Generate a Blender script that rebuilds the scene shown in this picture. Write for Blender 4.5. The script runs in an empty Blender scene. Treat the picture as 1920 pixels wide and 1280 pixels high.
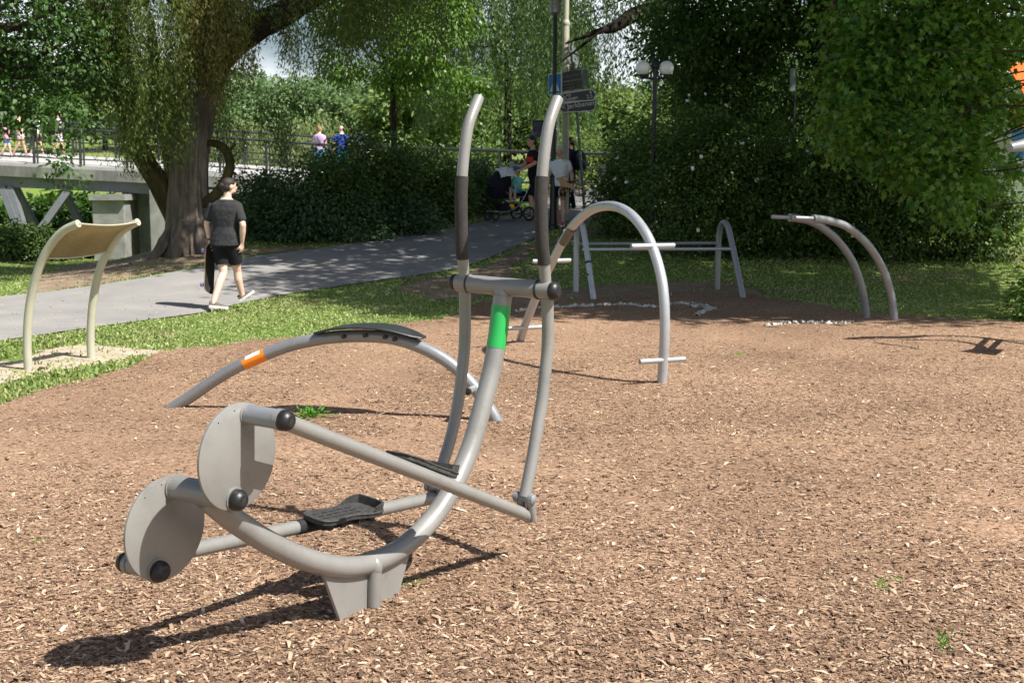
import bpy, bmesh, math, random
import numpy as np
from mathutils import Vector, Matrix
R = math.radians
rng = np.random.default_rng(7)
random.seed(7)
SC = bpy.context.scene
COL = SC.collection

# ------------------------------------------------------------ camera, sky, sun, exposure
FPX = 2400.0
PITCH = math.atan(300 / 2400.0)
EYE = 1.76
cam = bpy.data.cameras.new('camera')
cam.lens = 45.0
cam.sensor_width = 36.0
cam.clip_start = 0.1
cam.clip_end = 2000
cam.dof.use_dof = True
cam.dof.focus_distance = 6.4
cam.dof.aperture_fstop = 9.0
cam_ob = bpy.data.objects.new('camera', cam)
COL.objects.link(cam_ob)
cam_ob.location = (0, 0, EYE)
cam_ob.rotation_euler = (math.pi / 2 - PITCH, 0, 0)
SC.camera = cam_ob

SUN_EL = R(52)
SUN_H = Vector((0.853, -0.522, 0)).normalized()
SUN_D = Vector((SUN_H.x * math.cos(SUN_EL), SUN_H.y * math.cos(SUN_EL), math.sin(SUN_EL)))
world = bpy.data.worlds.new('World')
SC.world = world
world.use_nodes = True
wn = world.node_tree
sky = wn.nodes.new('ShaderNodeTexSky')
sky.sky_type = 'NISHITA'
sky.sun_disc = False
sky.sun_elevation = SUN_EL
sky.sun_rotation = math.atan2(SUN_H.x, SUN_H.y)
sky.dust_density = 2.0
sky.ozone_density = 1.0
bg = wn.nodes['Background']
bg.inputs[1].default_value = 0.06
# pale summer cloud low over the far bank
_tc = wn.nodes.new('ShaderNodeTexCoord')
_mp = wn.nodes.new('ShaderNodeMapping'); _mp.inputs['Scale'].default_value = (1, 1, 2.6)
_nz = wn.nodes.new('ShaderNodeTexNoise'); _nz.inputs['Scale'].default_value = 3.2; _nz.inputs['Detail'].default_value = 8
_rp = wn.nodes.new('ShaderNodeValToRGB'); _rp.color_ramp.elements[0].position = .40; _rp.color_ramp.elements[1].position = .58
_mx = wn.nodes.new('ShaderNodeMix'); _mx.data_type = 'RGBA'; _mx.inputs[7].default_value = (13.5, 14.2, 15, 1)
wn.links.new(_tc.outputs['Generated'], _mp.inputs[0]); wn.links.new(_mp.outputs[0], _nz.inputs['Vector'])
_sp = wn.nodes.new('ShaderNodeSeparateXYZ'); wn.links.new(_tc.outputs['Generated'], _sp.inputs[0])
_mr = wn.nodes.new('ShaderNodeMapRange'); _mr.inputs['From Min'].default_value = .36; _mr.inputs['From Max'].default_value = .16
wn.links.new(_sp.outputs['Z'], _mr.inputs['Value'])
_ml = wn.nodes.new('ShaderNodeMath'); _ml.operation = 'MULTIPLY'
wn.links.new(_nz.outputs['Fac'], _rp.inputs[0]); wn.links.new(_rp.outputs[0], _ml.inputs[0]); wn.links.new(_mr.outputs[0], _ml.inputs[1]); wn.links.new(_ml.outputs[0], _mx.inputs[0])
wn.links.new(sky.outputs[0], _mx.inputs[6]); wn.links.new(_mx.outputs[2], bg.inputs[0])
sun = bpy.data.lights.new('sun', 'SUN')
sun.energy = 5.0
sun.angle = R(0.55)
sun.color = (1.0, 0.955, 0.89)
sun_ob = bpy.data.objects.new('sun', sun)
COL.objects.link(sun_ob)
sun_ob.location = SUN_D * 60
sun_ob.rotation_euler = SUN_D.to_track_quat('Z', 'Y').to_euler()
SC.view_settings.view_transform = 'Standard'
SC.view_settings.look = 'None'
SC.view_settings.exposure = 0.83
SC.view_settings.gamma = 1.0
SC.view_settings.use_curve_mapping = False
SC.cycles.max_bounces = 8
SC.cycles.transparent_max_bounces = 8

# ------------------------------------------------------------ measuring helpers
_c, _s = math.cos(PITCH), math.sin(PITCH)
def ray(px, py):
    X = (px - 960) / FPX
    Y = (640 - py) / FPX
    return np.array([X, _c + Y * _s, -_s + Y * _c])
ORG = np.array([0, 0, EYE])
def at_depth(px, py, D):
    """point at depth D (metres along the view axis) seen in the photo at (px, py)"""
    return ORG + ray(px, py) * D
def on_plane(px, py, P, N):
    r = ray(px, py)
    t = np.dot(np.array(P) - ORG, N) / np.dot(r, N)
    return ORG + r * t
def sstep(a, b, x):
    t = np.clip((np.asarray(x, float) - a) / (b - a), 0, 1)
    return t * t * (3 - 2 * t)
_yy = np.linspace(-30, 700, 7301)
_zz = np.interp(_yy, [-30, 17, 19, 22, 27.6, 36, 44, 60, 120, 700], [0, 0, .05, .34, .92, 1.38, 1.78, 2.6, 6.0, 38])
_zl = np.interp(_yy, [-30, 24, 30, 37, 45, 58, 75, 120, 700], [0, 0, -.05, -.6, -1.6, -1.6, 3.2, 6.0, 38])
_k = np.ones(15) / 15
_zz = np.convolve(np.pad(_zz, 7, 'edge'), _k, 'valid')
_zl = np.convolve(np.pad(_zl, 7, 'edge'), _k, 'valid')
def terr(x, y):
    m = sstep(-9.5, -4.8, np.asarray(x, float) + 0.0 * np.asarray(y, float))
    return np.interp(y, _yy, _zz) * m + np.interp(y, _yy, _zl) * (1 - m)
def G(px, py):
    """ground point seen in the photo at (px, py)"""
    r = ray(px, py)
    t = 2.0
    while t < 400:
        p = ORG + r * t
        if p[2] <= terr(p[0], p[1]):
            a, b = t - 0.25, t
            for _ in range(20):
                m = (a + b) / 2
                q = ORG + r * m
                if q[2] <= terr(q[0], q[1]): b = m
                else: a = m
            q = ORG + r * b
            return np.array([q[0], q[1], float(terr(q[0], q[1]))])
        t += 0.25
    return ORG + r * 400

# ------------------------------------------------------------ materials
def newmat(name):
    m = bpy.data.materials.new(name)
    m.use_nodes = True
    nt = m.node_tree
    return m, nt, nt.nodes['Principled BSDF'], nt.nodes['Material Output']
def ramp(nt, fac, stops):
    r = nt.nodes.new('ShaderNodeValToRGB')
    e = r.color_ramp.elements
    while len(e) < len(stops): e.new(0.5)
    for k, (p, c) in enumerate(stops):
        e[k].position = p
        e[k].color = (*c, 1)
    nt.links.new(fac, r.inputs[0])
    return r.outputs[0]
def noise(nt, scale, detail=4, coord='Object', rough=0.6, stretch=None):
    tc = nt.nodes.new('ShaderNodeTexCoord')
    n = nt.nodes.new('ShaderNodeTexNoise')
    n.inputs['Scale'].default_value = scale
    n.inputs['Detail'].default_value = detail
    n.inputs['Roughness'].default_value = rough
    src = tc.outputs[coord]
    if stretch:
        mp = nt.nodes.new('ShaderNodeMapping')
        mp.inputs['Scale'].default_value = stretch
        nt.links.new(src, mp.inputs[0]); src = mp.outputs[0]
    nt.links.new(src, n.inputs['Vector'])
    return n.outputs['Fac']
def bump(nt, b, fac, strength, dist):
    bp = nt.nodes.new('ShaderNodeBump')
    bp.inputs['Strength'].default_value = strength
    bp.inputs['Distance'].default_value = dist
    nt.links.new(fac, bp.inputs['Height'])
    nt.links.new(bp.outputs[0], b.inputs['Normal'])
def mat(name, col, rough=0.5, metal=0.0, var=0.15, scale=8.0, bmp=0.0, bscale=60.0, bdist=0.003, spec=0.5, coat=0.0, stretch=None):
    m, nt, b, o = newmat(name)
    c = np.array(col)
    f = noise(nt, scale, 5, stretch=stretch)
    out = ramp(nt, f, [(0.3, c * (1 - var)), (0.7, np.minimum(c * (1 + var), 1))])
    nt.links.new(out, b.inputs['Base Color'])
    b.inputs['Roughness'].default_value = rough
    b.inputs['Metallic'].default_value = metal
    b.inputs['Specular IOR Level'].default_value = spec
    b.inputs['Coat Weight'].default_value = coat
    if bmp: bump(nt, b, noise(nt, bscale, 6, stretch=stretch), bmp, bdist)
    return m
def paint(name, col, rough=0.38, metal=0.25):
    """powder coat: faint grain, dust and small scratches"""
    m, nt, b, o = newmat(name)
    c = np.array(col)
    f1 = noise(nt, 5, 8, rough=0.75)
    f2 = noise(nt, 55, 5, rough=0.8)
    c1 = ramp(nt, f1, [(0.22, c * .74), (0.45, c * .95), (0.75, c * 1.07)])
    sc = ramp(nt, f2, [(0.62, (0, 0, 0)), (0.75, (1, 1, 1))])
    mx = nt.nodes.new('ShaderNodeMix'); mx.data_type = 'RGBA'
    mth = nt.nodes.new('ShaderNodeMath'); mth.operation = 'MULTIPLY'; mth.inputs[1].default_value = .3
    nt.links.new(sc, mth.inputs[0]); nt.links.new(mth.outputs[0], mx.inputs[0])
    nt.links.new(c1, mx.inputs[6]); mx.inputs[7].default_value = (*(np.array([.30, .25, .2])), 1)
    nt.links.new(mx.outputs[2], b.inputs['Base Color'])
    rr = ramp(nt, f1, [(0.3, (rough * .85,) * 3), (0.7, (rough * 1.3,) * 3)])
    nt.links.new(rr, b.inputs['Roughness'])
    b.inputs['Metallic'].default_value = metal
    bump(nt, b, noise(nt, 700, 2), 0.06, 0.001)
    return m
def leafmat(name, cols, trans=0.35, rough=0.5):
    m, nt, b, o = newmat(name)
    g = nt.nodes.new('ShaderNodeNewGeometry')
    n = len(cols)
    f = noise(nt, 0.7, 3)
    ad = nt.nodes.new('ShaderNodeMath'); ad.operation = 'MULTIPLY_ADD'
    nt.links.new(f, ad.inputs[0]); ad.inputs[1].default_value = .9
    nt.links.new(g.outputs['Random Per Island'], ad.inputs[2])
    ml = nt.nodes.new('ShaderNodeMath'); ml.operation = 'MULTIPLY_ADD'
    nt.links.new(ad.outputs[0], ml.inputs[0]); ml.inputs[1].default_value = .75; ml.inputs[2].default_value = -.2
    out = ramp(nt, ml.outputs[0], [(i / max(n - 1, 1), c) for i, c in enumerate(cols)])
    nt.links.new(out, b.inputs['Base Color'])
    b.inputs['Roughness'].default_value = rough
    b.inputs['Specular IOR Level'].default_value = 0.45
    t = nt.nodes.new('ShaderNodeBsdfTranslucent')
    hs = nt.nodes.new('ShaderNodeHueSaturation')
    hs.inputs['Hue'].default_value = 0.485
    hs.inputs['Saturation'].default_value = 1.1
    hs.inputs['Value'].default_value = 1.25
    nt.links.new(out, hs.inputs['Color'])
    nt.links.new(hs.outputs[0], t.inputs[0])
    mx = nt.nodes.new('ShaderNodeMixShader')
    mx.inputs[0].default_value = trans
    nt.links.new(b.outputs[0], mx.inputs[1]); nt.links.new(t.outputs[0], mx.inputs[2])
    nt.links.new(mx.outputs[0], o.inputs[0])
    return m
def barkmat(name, cols, scale=6):
    m, nt, b, o = newmat(name)
    f = noise(nt, scale, 10, rough=.75, stretch=(1, 1, .18))
    f2 = noise(nt, 1.6, 4)
    mth = nt.nodes.new('ShaderNodeMath'); mth.operation = 'MULTIPLY_ADD'
    nt.links.new(f2, mth.inputs[0]); mth.inputs[1].default_value = .5; nt.links.new(f, mth.inputs[2])
    n = len(cols)
    out = ramp(nt, mth.outputs[0], [(0.45 + .5 * i / (n - 1), c) for i, c in enumerate(cols)])
    nt.links.new(out, b.inputs['Base Color'])
    b.inputs['Roughness'].default_value = .95
    b.inputs['Specular IOR Level'].default_value = .15
    bump(nt, b, f, .9, .05)
    return m

M = {}
M['grey'] = paint('grey_powder_coat', (.262, .258, .243), .36, .22)
M['grey_mid'] = paint('silver_grey_powder_coat', (.27, .28, .29), .34, .35)
M['silver'] = paint('galvanised_silver', (.42, .44, .46), .36, .45)
M['darksteel'] = paint('dull_grey_steel', (.26, .275, .295), .4, .4)
M['cream'] = paint('pale_sage_paint', (.42, .42, .32), .45, 0.05)
M['rubber'] = mat('black_rubber', (.022, .022, .023), .5, var=.25, scale=30, bmp=.15, bscale=300, bdist=.001)
M['grip'] = mat('foam_grip', (.032, .029, .026), .85, var=.3, scale=60, bmp=.8, bscale=420, bdist=.003)
M['black'] = mat('black_plastic', (.012, .012, .013), .42, var=.2)
M['hpl'] = mat('black_board', (.022, .026, .026), .5, var=.3, scale=12, bmp=.1, bscale=200, bdist=.001)
M['pedal'] = mat('worn_black_pedal', (.04, .039, .037), .65, var=.5, scale=45, bmp=.4, bscale=160, bdist=.002)
M['green'] = mat('green_sticker', (.02, .36, .075), .3, var=.06)
M['orange'] = mat('orange_sticker', (.85, .24, .01), .35, var=.06)
M['brownband'] = mat('grey_brown_sticker', (.10, .085, .078), .5, var=.15)
M['bluetape'] = mat('navy_tape', (.02, .03, .09), .5)
M['white'] = mat('white_paint', (.75, .75, .73), .45, var=.05)
M['blue'] = mat('blue_sign_face', (.01, .17, .62), .35, var=.05)
M['navy'] = mat('navy_sign_face', (.012, .016, .04), .4, var=.1)
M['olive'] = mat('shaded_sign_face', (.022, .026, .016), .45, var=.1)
M['signback'] = mat('grey_sign_back', (.13, .16, .15), .6, var=.15)
M['cloth_liner'] = mat('ground_cloth', (.5, .48, .43), .9, var=.25, scale=14, bmp=.6, bscale=40, bdist=.02)
M['polecream'] = mat('cream_pole', (.38, .37, .28), .55, var=.12, scale=3)
M['iron'] = mat('black_iron', (.014, .014, .015), .45, var=.2)
M['railing'] = mat('dark_rail_paint', (.035, .038, .042), .5, var=.2)
M['concrete'] = mat('concrete', (.22, .22, .205), .9, var=.3, scale=2.2, bmp=.4, bscale=18, bdist=.01)
M['concrete_dark'] = mat('shaded_stained_concrete', (.17, .17, .155), .9, var=.4, scale=2.2, bmp=.4, bscale=18, bdist=.01, stretch=(1, 1, .3))  # streaky stains; base tone darkened to hold the shade along the bridge edge
M['deck'] = mat('pale_deck', (.37, .365, .35), .85, var=.12, scale=3)
M['girder'] = mat('grey_girder', (.15, .16, .18), .6, var=.15, scale=2)
M['skin'] = mat('skin', (.56, .33, .24), .5, var=.1, scale=14)
M['skin_pale'] = mat('pale_skin', (.68, .45, .36), .5, var=.1, scale=14)
M['hair_dark'] = mat('dark_hair', (.02, .013, .01), .6, var=.4, scale=60, bmp=.6, bscale=120, bdist=.01)
M['hair_grey'] = mat('grey_hair', (.5, .48, .46), .6, var=.3, scale=40)
M['hair_ginger'] = mat('curly_blond_hair', (.35, .17, .06), .6, var=.4, scale=40, bmp=.8, bscale=60, bdist=.02)
def cloth(name, col, var=.12):
    return mat(name, col, .9, var=var, scale=9, bmp=.55, bscale=16, bdist=.03, spec=.2)
M['tee_char'] = cloth('charcoal_cotton', (.035, .036, .038), .3)
M['short_blk'] = cloth('black_cotton', (.014, .014, .017))
M['tee_white'] = cloth('white_cotton', (.72, .74, .8))
M['tee_black'] = cloth('black_jersey', (.012, .012, .015))
M['tee_red'] = cloth('red_jersey', (.65, .04, .02))
M['tee_lilac'] = cloth('lilac_cotton', (.52, .36, .55))
M['tee_blue'] = cloth('royal_blue_cotton', (.03, .06, .33))
M['short_blue'] = cloth('light_blue_patterned', (.05, .42, .75), .7)
M['tee_teal'] = cloth('turquoise_cotton', (.16, .55, .52), .2)
M['pink'] = cloth('pink_cotton', (.8, .3, .42))
M['beige'] = cloth('beige_cotton', (.5, .38, .27))
M['purple'] = cloth('purple_cotton', (.035, .02, .10))
M['navycap'] = cloth('blue_cap', (.03, .12, .34))
M['bluecap'] = cloth('bright_blue_cap', (.03, .42, .75))
M['pram'] = cloth('black_pram_fabric', (.014, .016, .026))
M['pinkshoe'] = mat('pink_shoe', (.85, .03, .3), .5)
M['shoe'] = mat('grey_brown_shoe', (.09, .075, .06), .7, var=.25, scale=40)
M['sole'] = mat('white_sole', (.7, .69, .66), .6)
M['birch'] = mat('birch_ply', (.5, .28, .11), .5, var=.15, scale=5)
M['grip_tape'] = mat('grip_tape', (.012, .012, .013), .9, var=.3, scale=90)
M['wheelviolet'] = mat('violet_wheel', (.2, .17, .5), .4)
M['globe'] = mat('opal_globe', (.85, .86, .88), .25, var=.05)
M['tyre'] = mat('pale_tyre', (.36, .37, .34), .7)
M['chrome'] = mat('bright_alloy', (.55, .56, .58), .25, metal=.8, var=.05)
M['yellow'] = mat('yellow_fabric', (.95, .5, .01), .7)
M['redorange'] = mat('red_orange_fabric', (.8, .12, .01), .7)
M['bark'] = barkmat('willow_bark', [(.04, .033, .026), (.125, .105, .085), (.23, .20, .16)])
M['bark_dark'] = barkmat('dark_bark', [(.012, .01, .008), (.035, .027, .02), (.06, .05, .035)])
M['bark_black'] = barkmat('silhouette_bark', [(.006, .005, .004), (.016, .013, .01), (.028, .023, .017)])  # bark colour darkened so limbs show as near-black silhouettes
M['bark_moss'] = barkmat('mossy_bark', [(.015, .013, .008), (.05, .045, .02), (.12, .10, .03)])
M['stem'] = mat('twig', (.09, .075, .03), .9, var=.2)
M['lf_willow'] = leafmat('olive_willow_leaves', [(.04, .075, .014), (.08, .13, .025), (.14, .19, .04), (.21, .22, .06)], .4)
M['lf_wlit'] = leafmat('sunlit_willow_leaves', [(.09, .11, .025), (.17, .18, .045), (.26, .25, .08), (.30, .22, .08)], .45)  # lighter, yellower leaf colour paints in the sunlight on the front strands
M['lf_wgreen'] = leafmat('green_willow_leaves', [(.04, .085, .024), (.08, .145, .04), (.13, .20, .06)], .4)
M['lf_maple'] = leafmat('maple_leaves', [(.035, .11, .018), (.075, .19, .026), (.14, .26, .04), (.22, .30, .06)], .4, .42)
M['lf_lime'] = leafmat('lime_leaves', [(.055, .13, .022), (.11, .22, .035), (.20, .31, .06)], .4, .42)
M['lf_dark'] = leafmat('dark_broad_leaves', [(.028, .07, .014), (.05, .115, .022), (.09, .17, .035)], .35)
M['lf_shrub'] = leafmat('shrub_leaves', [(.026, .066, .015), (.055, .115, .025), (.10, .17, .035), (.17, .23, .05)], .3)
M['lf_shrub_b'] = leafmat('blue_green_shrub_leaves', [(.03, .075, .03), (.065, .125, .05), (.12, .19, .065)], .3)
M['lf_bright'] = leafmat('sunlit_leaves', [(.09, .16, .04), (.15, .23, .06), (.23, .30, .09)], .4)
M['lf_far'] = leafmat('far_leaves', [(.075, .14, .05), (.12, .20, .075), (.18, .26, .11)], .35)  # distance haze is mixed into the paler far greens
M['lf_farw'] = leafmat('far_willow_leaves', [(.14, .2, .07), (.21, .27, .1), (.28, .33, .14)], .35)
M['lf_weed'] = leafmat('weed_leaves', [(.06, .2, .02), (.1, .28, .03), (.15, .32, .05)], .35)
M['litter'] = mat('dry_leaf', (.42, .36, .22), .8, var=.35, scale=1.5)
M['petal'] = mat('white_petal', (.8, .74, .76), .6)
M['grass'] = leafmat('grass_blades', [(.12, .20, .04), (.21, .31, .075), (.34, .40, .14), (.50, .47, .28)], .3, .55)

def ground_mat():
    m, nt, b, o = newmat('park_ground')
    f1 = noise(nt, .45, 6)
    f2 = noise(nt, 9, 8, rough=.7)
    f3 = noise(nt, 60, 5, rough=.7)
    g = ramp(nt, f2, [(0.3, (.10, .16, .032)), (.55, (.17, .25, .055)), (.75, (.28, .31, .11))])
    d = ramp(nt, f3, [(0.3, (.13, .095, .065)), (.7, (.27, .21, .15))])
    k = ramp(nt, f1, [(0.52, (0, 0, 0)), (.62, (1, 1, 1))])
    mx = nt.nodes.new('ShaderNodeMix'); mx.data_type = 'RGBA'
    nt.links.new(k, mx.inputs[0]); nt.links.new(g, mx.inputs[6]); nt.links.new(d, mx.inputs[7])
    nt.links.new(mx.outputs[2], b.inputs['Base Color'])
    b.inputs['Roughness'].default_value = .95
    b.inputs['Specular IOR Level'].default_value = .1
    bump(nt, b, f3, .8, .03)
    return m
M['ground'] = ground_mat()
def dirt_mat():
    m, nt, b, o = newmat('bare_dirt')
    f2 = noise(nt, 2.5, 6); f3 = noise(nt, 70, 6, rough=.7)
    ad = nt.nodes.new('ShaderNodeMath'); ad.operation = 'MULTIPLY_ADD'
    nt.links.new(f2, ad.inputs[0]); ad.inputs[1].default_value = .5; nt.links.new(f3, ad.inputs[2])
    d = ramp(nt, ad.outputs[0], [(0.5, (.15, .105, .07)), (.75, (.27, .2, .14)), (.95, (.4, .32, .24))])
    nt.links.new(d, b.inputs['Base Color'])
    b.inputs['Roughness'].default_value = .95; b.inputs['Specular IOR Level'].default_value = .1
    bump(nt, b, f3, .8, .02)
    return m
M['dirt'] = dirt_mat()
M['sand'] = mat('pale_sand', (.42, .35, .27), .95, var=.22, scale=5, bmp=.7, bscale=90, bdist=.01, spec=.1)
def asphalt_mat():
    m, nt, b, o = newmat('asphalt')
    f2 = noise(nt, 1.1, 6); f3 = noise(nt, 130, 4, rough=.8)
    ad = nt.nodes.new('ShaderNodeMath'); ad.operation = 'MULTIPLY_ADD'
    nt.links.new(f2, ad.inputs[0]); ad.inputs[1].default_value = .6; nt.links.new(f3, ad.inputs[2])
    d = ramp(nt, ad.outputs[0], [(0.5, (.17, .167, .163)), (.75, (.24, .232, .222)), (1, (.33, .315, .295))])
    nt.links.new(d, b.inputs['Base Color'])
    b.inputs['Roughness'].default_value = .85; b.inputs['Specular IOR Level'].default_value = .25
    bump(nt, b, f3, .5, .006)
    return m
M['asphalt'] = asphalt_mat()
def chipbed_mat():
    m, nt, b, o = newmat('woodchip_bed')
    tc = nt.nodes.new('ShaderNodeTexCoord')
    v = nt.nodes.new('ShaderNodeTexVoronoi'); v.inputs['Scale'].default_value = 95
    mp = nt.nodes.new('ShaderNodeMapping'); mp.inputs['Scale'].default_value = (.55, 1.6, 1)
    nt.links.new(tc.outputs['Object'], mp.inputs[0]); nt.links.new(mp.outputs[0], v.inputs['Vector'])
    sep = nt.nodes.new('ShaderNodeSeparateColor'); nt.links.new(v.outputs['Color'], sep.inputs[0])
    d = ramp(nt, sep.outputs[0], [(0.0, (.16, .10, .066)), (.5, (.272, .174, .113)), (.85, (.365, .247, .166)), (1, (.5, .38, .28))])
    f = noise(nt, .5, 5)
    k = ramp(nt, f, [(0.35, (.8, .77, .74)), (.65, (1.1, 1.08, 1.05))])
    mx = nt.nodes.new('ShaderNodeMix'); mx.data_type = 'RGBA'; mx.blend_type = 'MULTIPLY'; mx.inputs[0].default_value = 1
    nt.links.new(d, mx.inputs[6]); nt.links.new(k, mx.inputs[7])
    nt.links.new(mx.outputs[2], b.inputs['Base Color'])
    b.inputs['Roughness'].default_value = .9; b.inputs['Specular IOR Level'].default_value = .15
    bump(nt, b, v.outputs['Distance'], .5, .01)
    return m
M['chipbed'] = chipbed_mat()
def chip_mat():
    m, nt, b, o = newmat('bark_chips')
    g = nt.nodes.new('ShaderNodeNewGeometry')
    d = ramp(nt, g.outputs['Random Per Island'], [(0, (.075, .045, .033)), (.18, (.165, .101, .066)), (.5, (.275, .176, .113)), (.8, (.385, .263, .177)), (.95, (.55, .42, .30)), (1, (.68, .59, .46))])
    f = noise(nt, .5, 5)
    k = ramp(nt, f, [(0.35, (.8, .77, .74)), (.65, (1.1, 1.08, 1.05))])
    mx = nt.nodes.new('ShaderNodeMix'); mx.data_type = 'RGBA'; mx.blend_type = 'MULTIPLY'; mx.inputs[0].default_value = 1
    nt.links.new(d, mx.inputs[6]); nt.links.new(k, mx.inputs[7])
    nt.links.new(mx.outputs[2], b.inputs['Base Color'])
    b.inputs['Roughness'].default_value = .8; b.inputs['Specular IOR Level'].default_value = .3
    return m
M['chip'] = chip_mat()
def mesh_fabric():
    m, nt, b, o = newmat('canopy_mesh_fabric')
    f = noise(nt, 90, 3); f2 = noise(nt, 2.5, 4)
    ad = nt.nodes.new('ShaderNodeMath'); ad.operation = 'MULTIPLY_ADD'
    nt.links.new(f2, ad.inputs[0]); ad.inputs[1].default_value = .7; nt.links.new(f, ad.inputs[2])
    d = ramp(nt, ad.outputs[0], [(.6, (.22, .17, .08)), (1.0, (.40, .33, .17))])
    nt.links.new(d, b.inputs['Base Color'])
    b.inputs['Roughness'].default_value = .7
    t = nt.nodes.new('ShaderNodeBsdfTranslucent'); nt.links.new(d, t.inputs[0])
    tr = nt.nodes.new('ShaderNodeBsdfTransparent')
    mx = nt.nodes.new('ShaderNodeMixShader'); mx.inputs[0].default_value = .4
    nt.links.new(b.outputs[0], mx.inputs[1]); nt.links.new(t.outputs[0], mx.inputs[2])
    m2 = nt.nodes.new('ShaderNodeMixShader'); m2.inputs[0].default_value = .14
    nt.links.new(mx.outputs[0], m2.inputs[1]); nt.links.new(tr.outputs[0], m2.inputs[2])
    nt.links.new(m2.outputs[0], o.inputs[0])
    return m
M['meshcloth'] = mesh_fabric()

# ------------------------------------------------------------ mesh helpers
def nrm(v):
    v = np.array(v, float)
    return v / max(np.linalg.norm(v), 1e-9)
def crom(pts, n):
    P = np.array(pts, float)
    if len(P) < 3:
        return np.array([P[0] + (P[1] - P[0]) * t for t in np.linspace(0, 1, max(2, n))])
    P = np.vstack([2 * P[0] - P[1], P, 2 * P[-1] - P[-2]])
    out = []
    segs = len(P) - 3
    for i in range(segs):
        p0, p1, p2, p3 = P[i:i + 4]
        for t in np.linspace(0, 1, n, endpoint=False):
            out.append(.5 * ((2 * p1) + (-p0 + p2) * t + (2 * p0 - 5 * p1 + 4 * p2 - p3) * t * t + (-p0 + 3 * p1 - 3 * p2 + p3) * t ** 3))
    out.append(P[-2])
    return np.array(out)
class MB:
    def __init__(s):
        s.v, s.f, s.n = [], [], 0
    def add(s, v, f):
        v = np.asarray(v, float)
        s.v.append(v)
        s.f += [tuple(int(i) + s.n for i in q) for q in f]
        s.n += len(v)
        return s
    def rings(s, rs, caps=True):
        k = len(rs[0]); v = np.vstack(rs); f = []
        for i in range(len(rs) - 1):
            for j in range(k):
                a = i * k + j; b = i * k + (j + 1) % k
                f.append((a, b, b + k, a + k))
        if caps:
            f.append(tuple(range(k - 1, -1, -1)))
            f.append(tuple((len(rs) - 1) * k + j for j in range(k)))
        return s.add(v, f)
    def tube(s, pts, r, seg=18, n=1, caps=True, rfun=None):
        P = crom(pts, n) if n > 1 else np.array(pts, float)
        m = len(P)
        if np.ndim(r) == 0: rr = np.full(m, float(r))
        else: rr = np.interp(np.linspace(0, 1, m), np.linspace(0, 1, len(r)), r)
        T = np.gradient(P, axis=0)
        T /= np.maximum(np.linalg.norm(T, axis=1, keepdims=True), 1e-9)
        up = np.array([0, 0, 1.]) if abs(T[0][2]) < .9 else np.array([1., 0, 0])
        u = nrm(np.cross(T[0], up)); rs = []
        th = np.linspace(0, 2 * np.pi, seg, endpoint=False)
        for i in range(m):
            u = nrm(u - T[i] * np.dot(u, T[i]))
            w = np.cross(T[i], u)
            rad = rr[i] * (rfun(i / (m - 1), th) if rfun else 1.0)
            rs.append(P[i] + (np.cos(th) * rad)[:, None] * u + (np.sin(th) * rad)[:, None] * w)
        return s.rings(rs, caps)
    def lathe(s, p, axis, prof, seg=24):
        """prof: (along, radius) pairs"""
        a = nrm(axis)
        u = nrm(np.cross(a, [0, 0, 1.] if abs(a[2]) < .9 else [1., 0, 0])); w = np.cross(a, u)
        th = np.linspace(0, 2 * np.pi, seg, endpoint=False)
        return s.rings([np.array(p) + a * t + (np.cos(th) * max(r, 1e-4))[:, None] * u + (np.sin(th) * max(r, 1e-4))[:, None] * w for t, r in prof])
    def box(s, c, h, ax=None):
        ax = np.eye(3) if ax is None else np.array(ax, float)
        c = np.array(c, float); v = []
        for sx in (-1, 1):
            for sy in (-1, 1):
                for sz in (-1, 1):
                    v.append(c + ax[0] * h[0] * sx + ax[1] * h[1] * sy + ax[2] * h[2] * sz)
        return s.add(v, [(0, 1, 3, 2), (4, 6, 7, 5), (0, 4, 5, 1), (2, 3, 7, 6), (0, 2, 6, 4), (1, 5, 7, 3)])
    def prism(s, poly, d):
        P = np.array(poly, float); d = np.array(d, float); k = len(P)
        f = [tuple(range(k - 1, -1, -1)), tuple(range(k, 2 * k))]
        f += [(i, (i + 1) % k, k + (i + 1) % k, k + i) for i in range(k)]
        return s.add(np.vstack([P, P + d]), f)
    def ball(s, c, r, seg=16, rings=10, rot=None):
        r = np.array([r, r, r]) if np.ndim(r) == 0 else np.array(r)
        rot = np.eye(3) if rot is None else np.array(rot)
        rs = []
        th = np.linspace(0, 2 * np.pi, seg, endpoint=False)
        for ph in np.linspace(-np.pi / 2 + .02, np.pi / 2 - .02, rings):
            q = np.stack([np.cos(th) * np.cos(ph) * r[0], np.sin(th) * np.cos(ph) * r[1], np.full(seg, np.sin(ph) * r[2])], 1)
            rs.append(np.array(c) + q @ rot)
        return s.rings(rs)
    def caps(s, p0, p1, r0, r1, seg=14):
        p0 = np.array(p0, float); p1 = np.array(p1, float); d = p1 - p0; L = np.linalg.norm(d)
        prof = [(-r0 * math.cos(a), r0 * math.sin(a)) for a in np.linspace(.05, np.pi / 2, 5)]
        prof += [(L + r1 * math.sin(a), r1 * math.cos(a)) for a in np.linspace(0, np.pi / 2 - .05, 5)]
        return s.lathe(p0, d, prof, seg)
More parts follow.
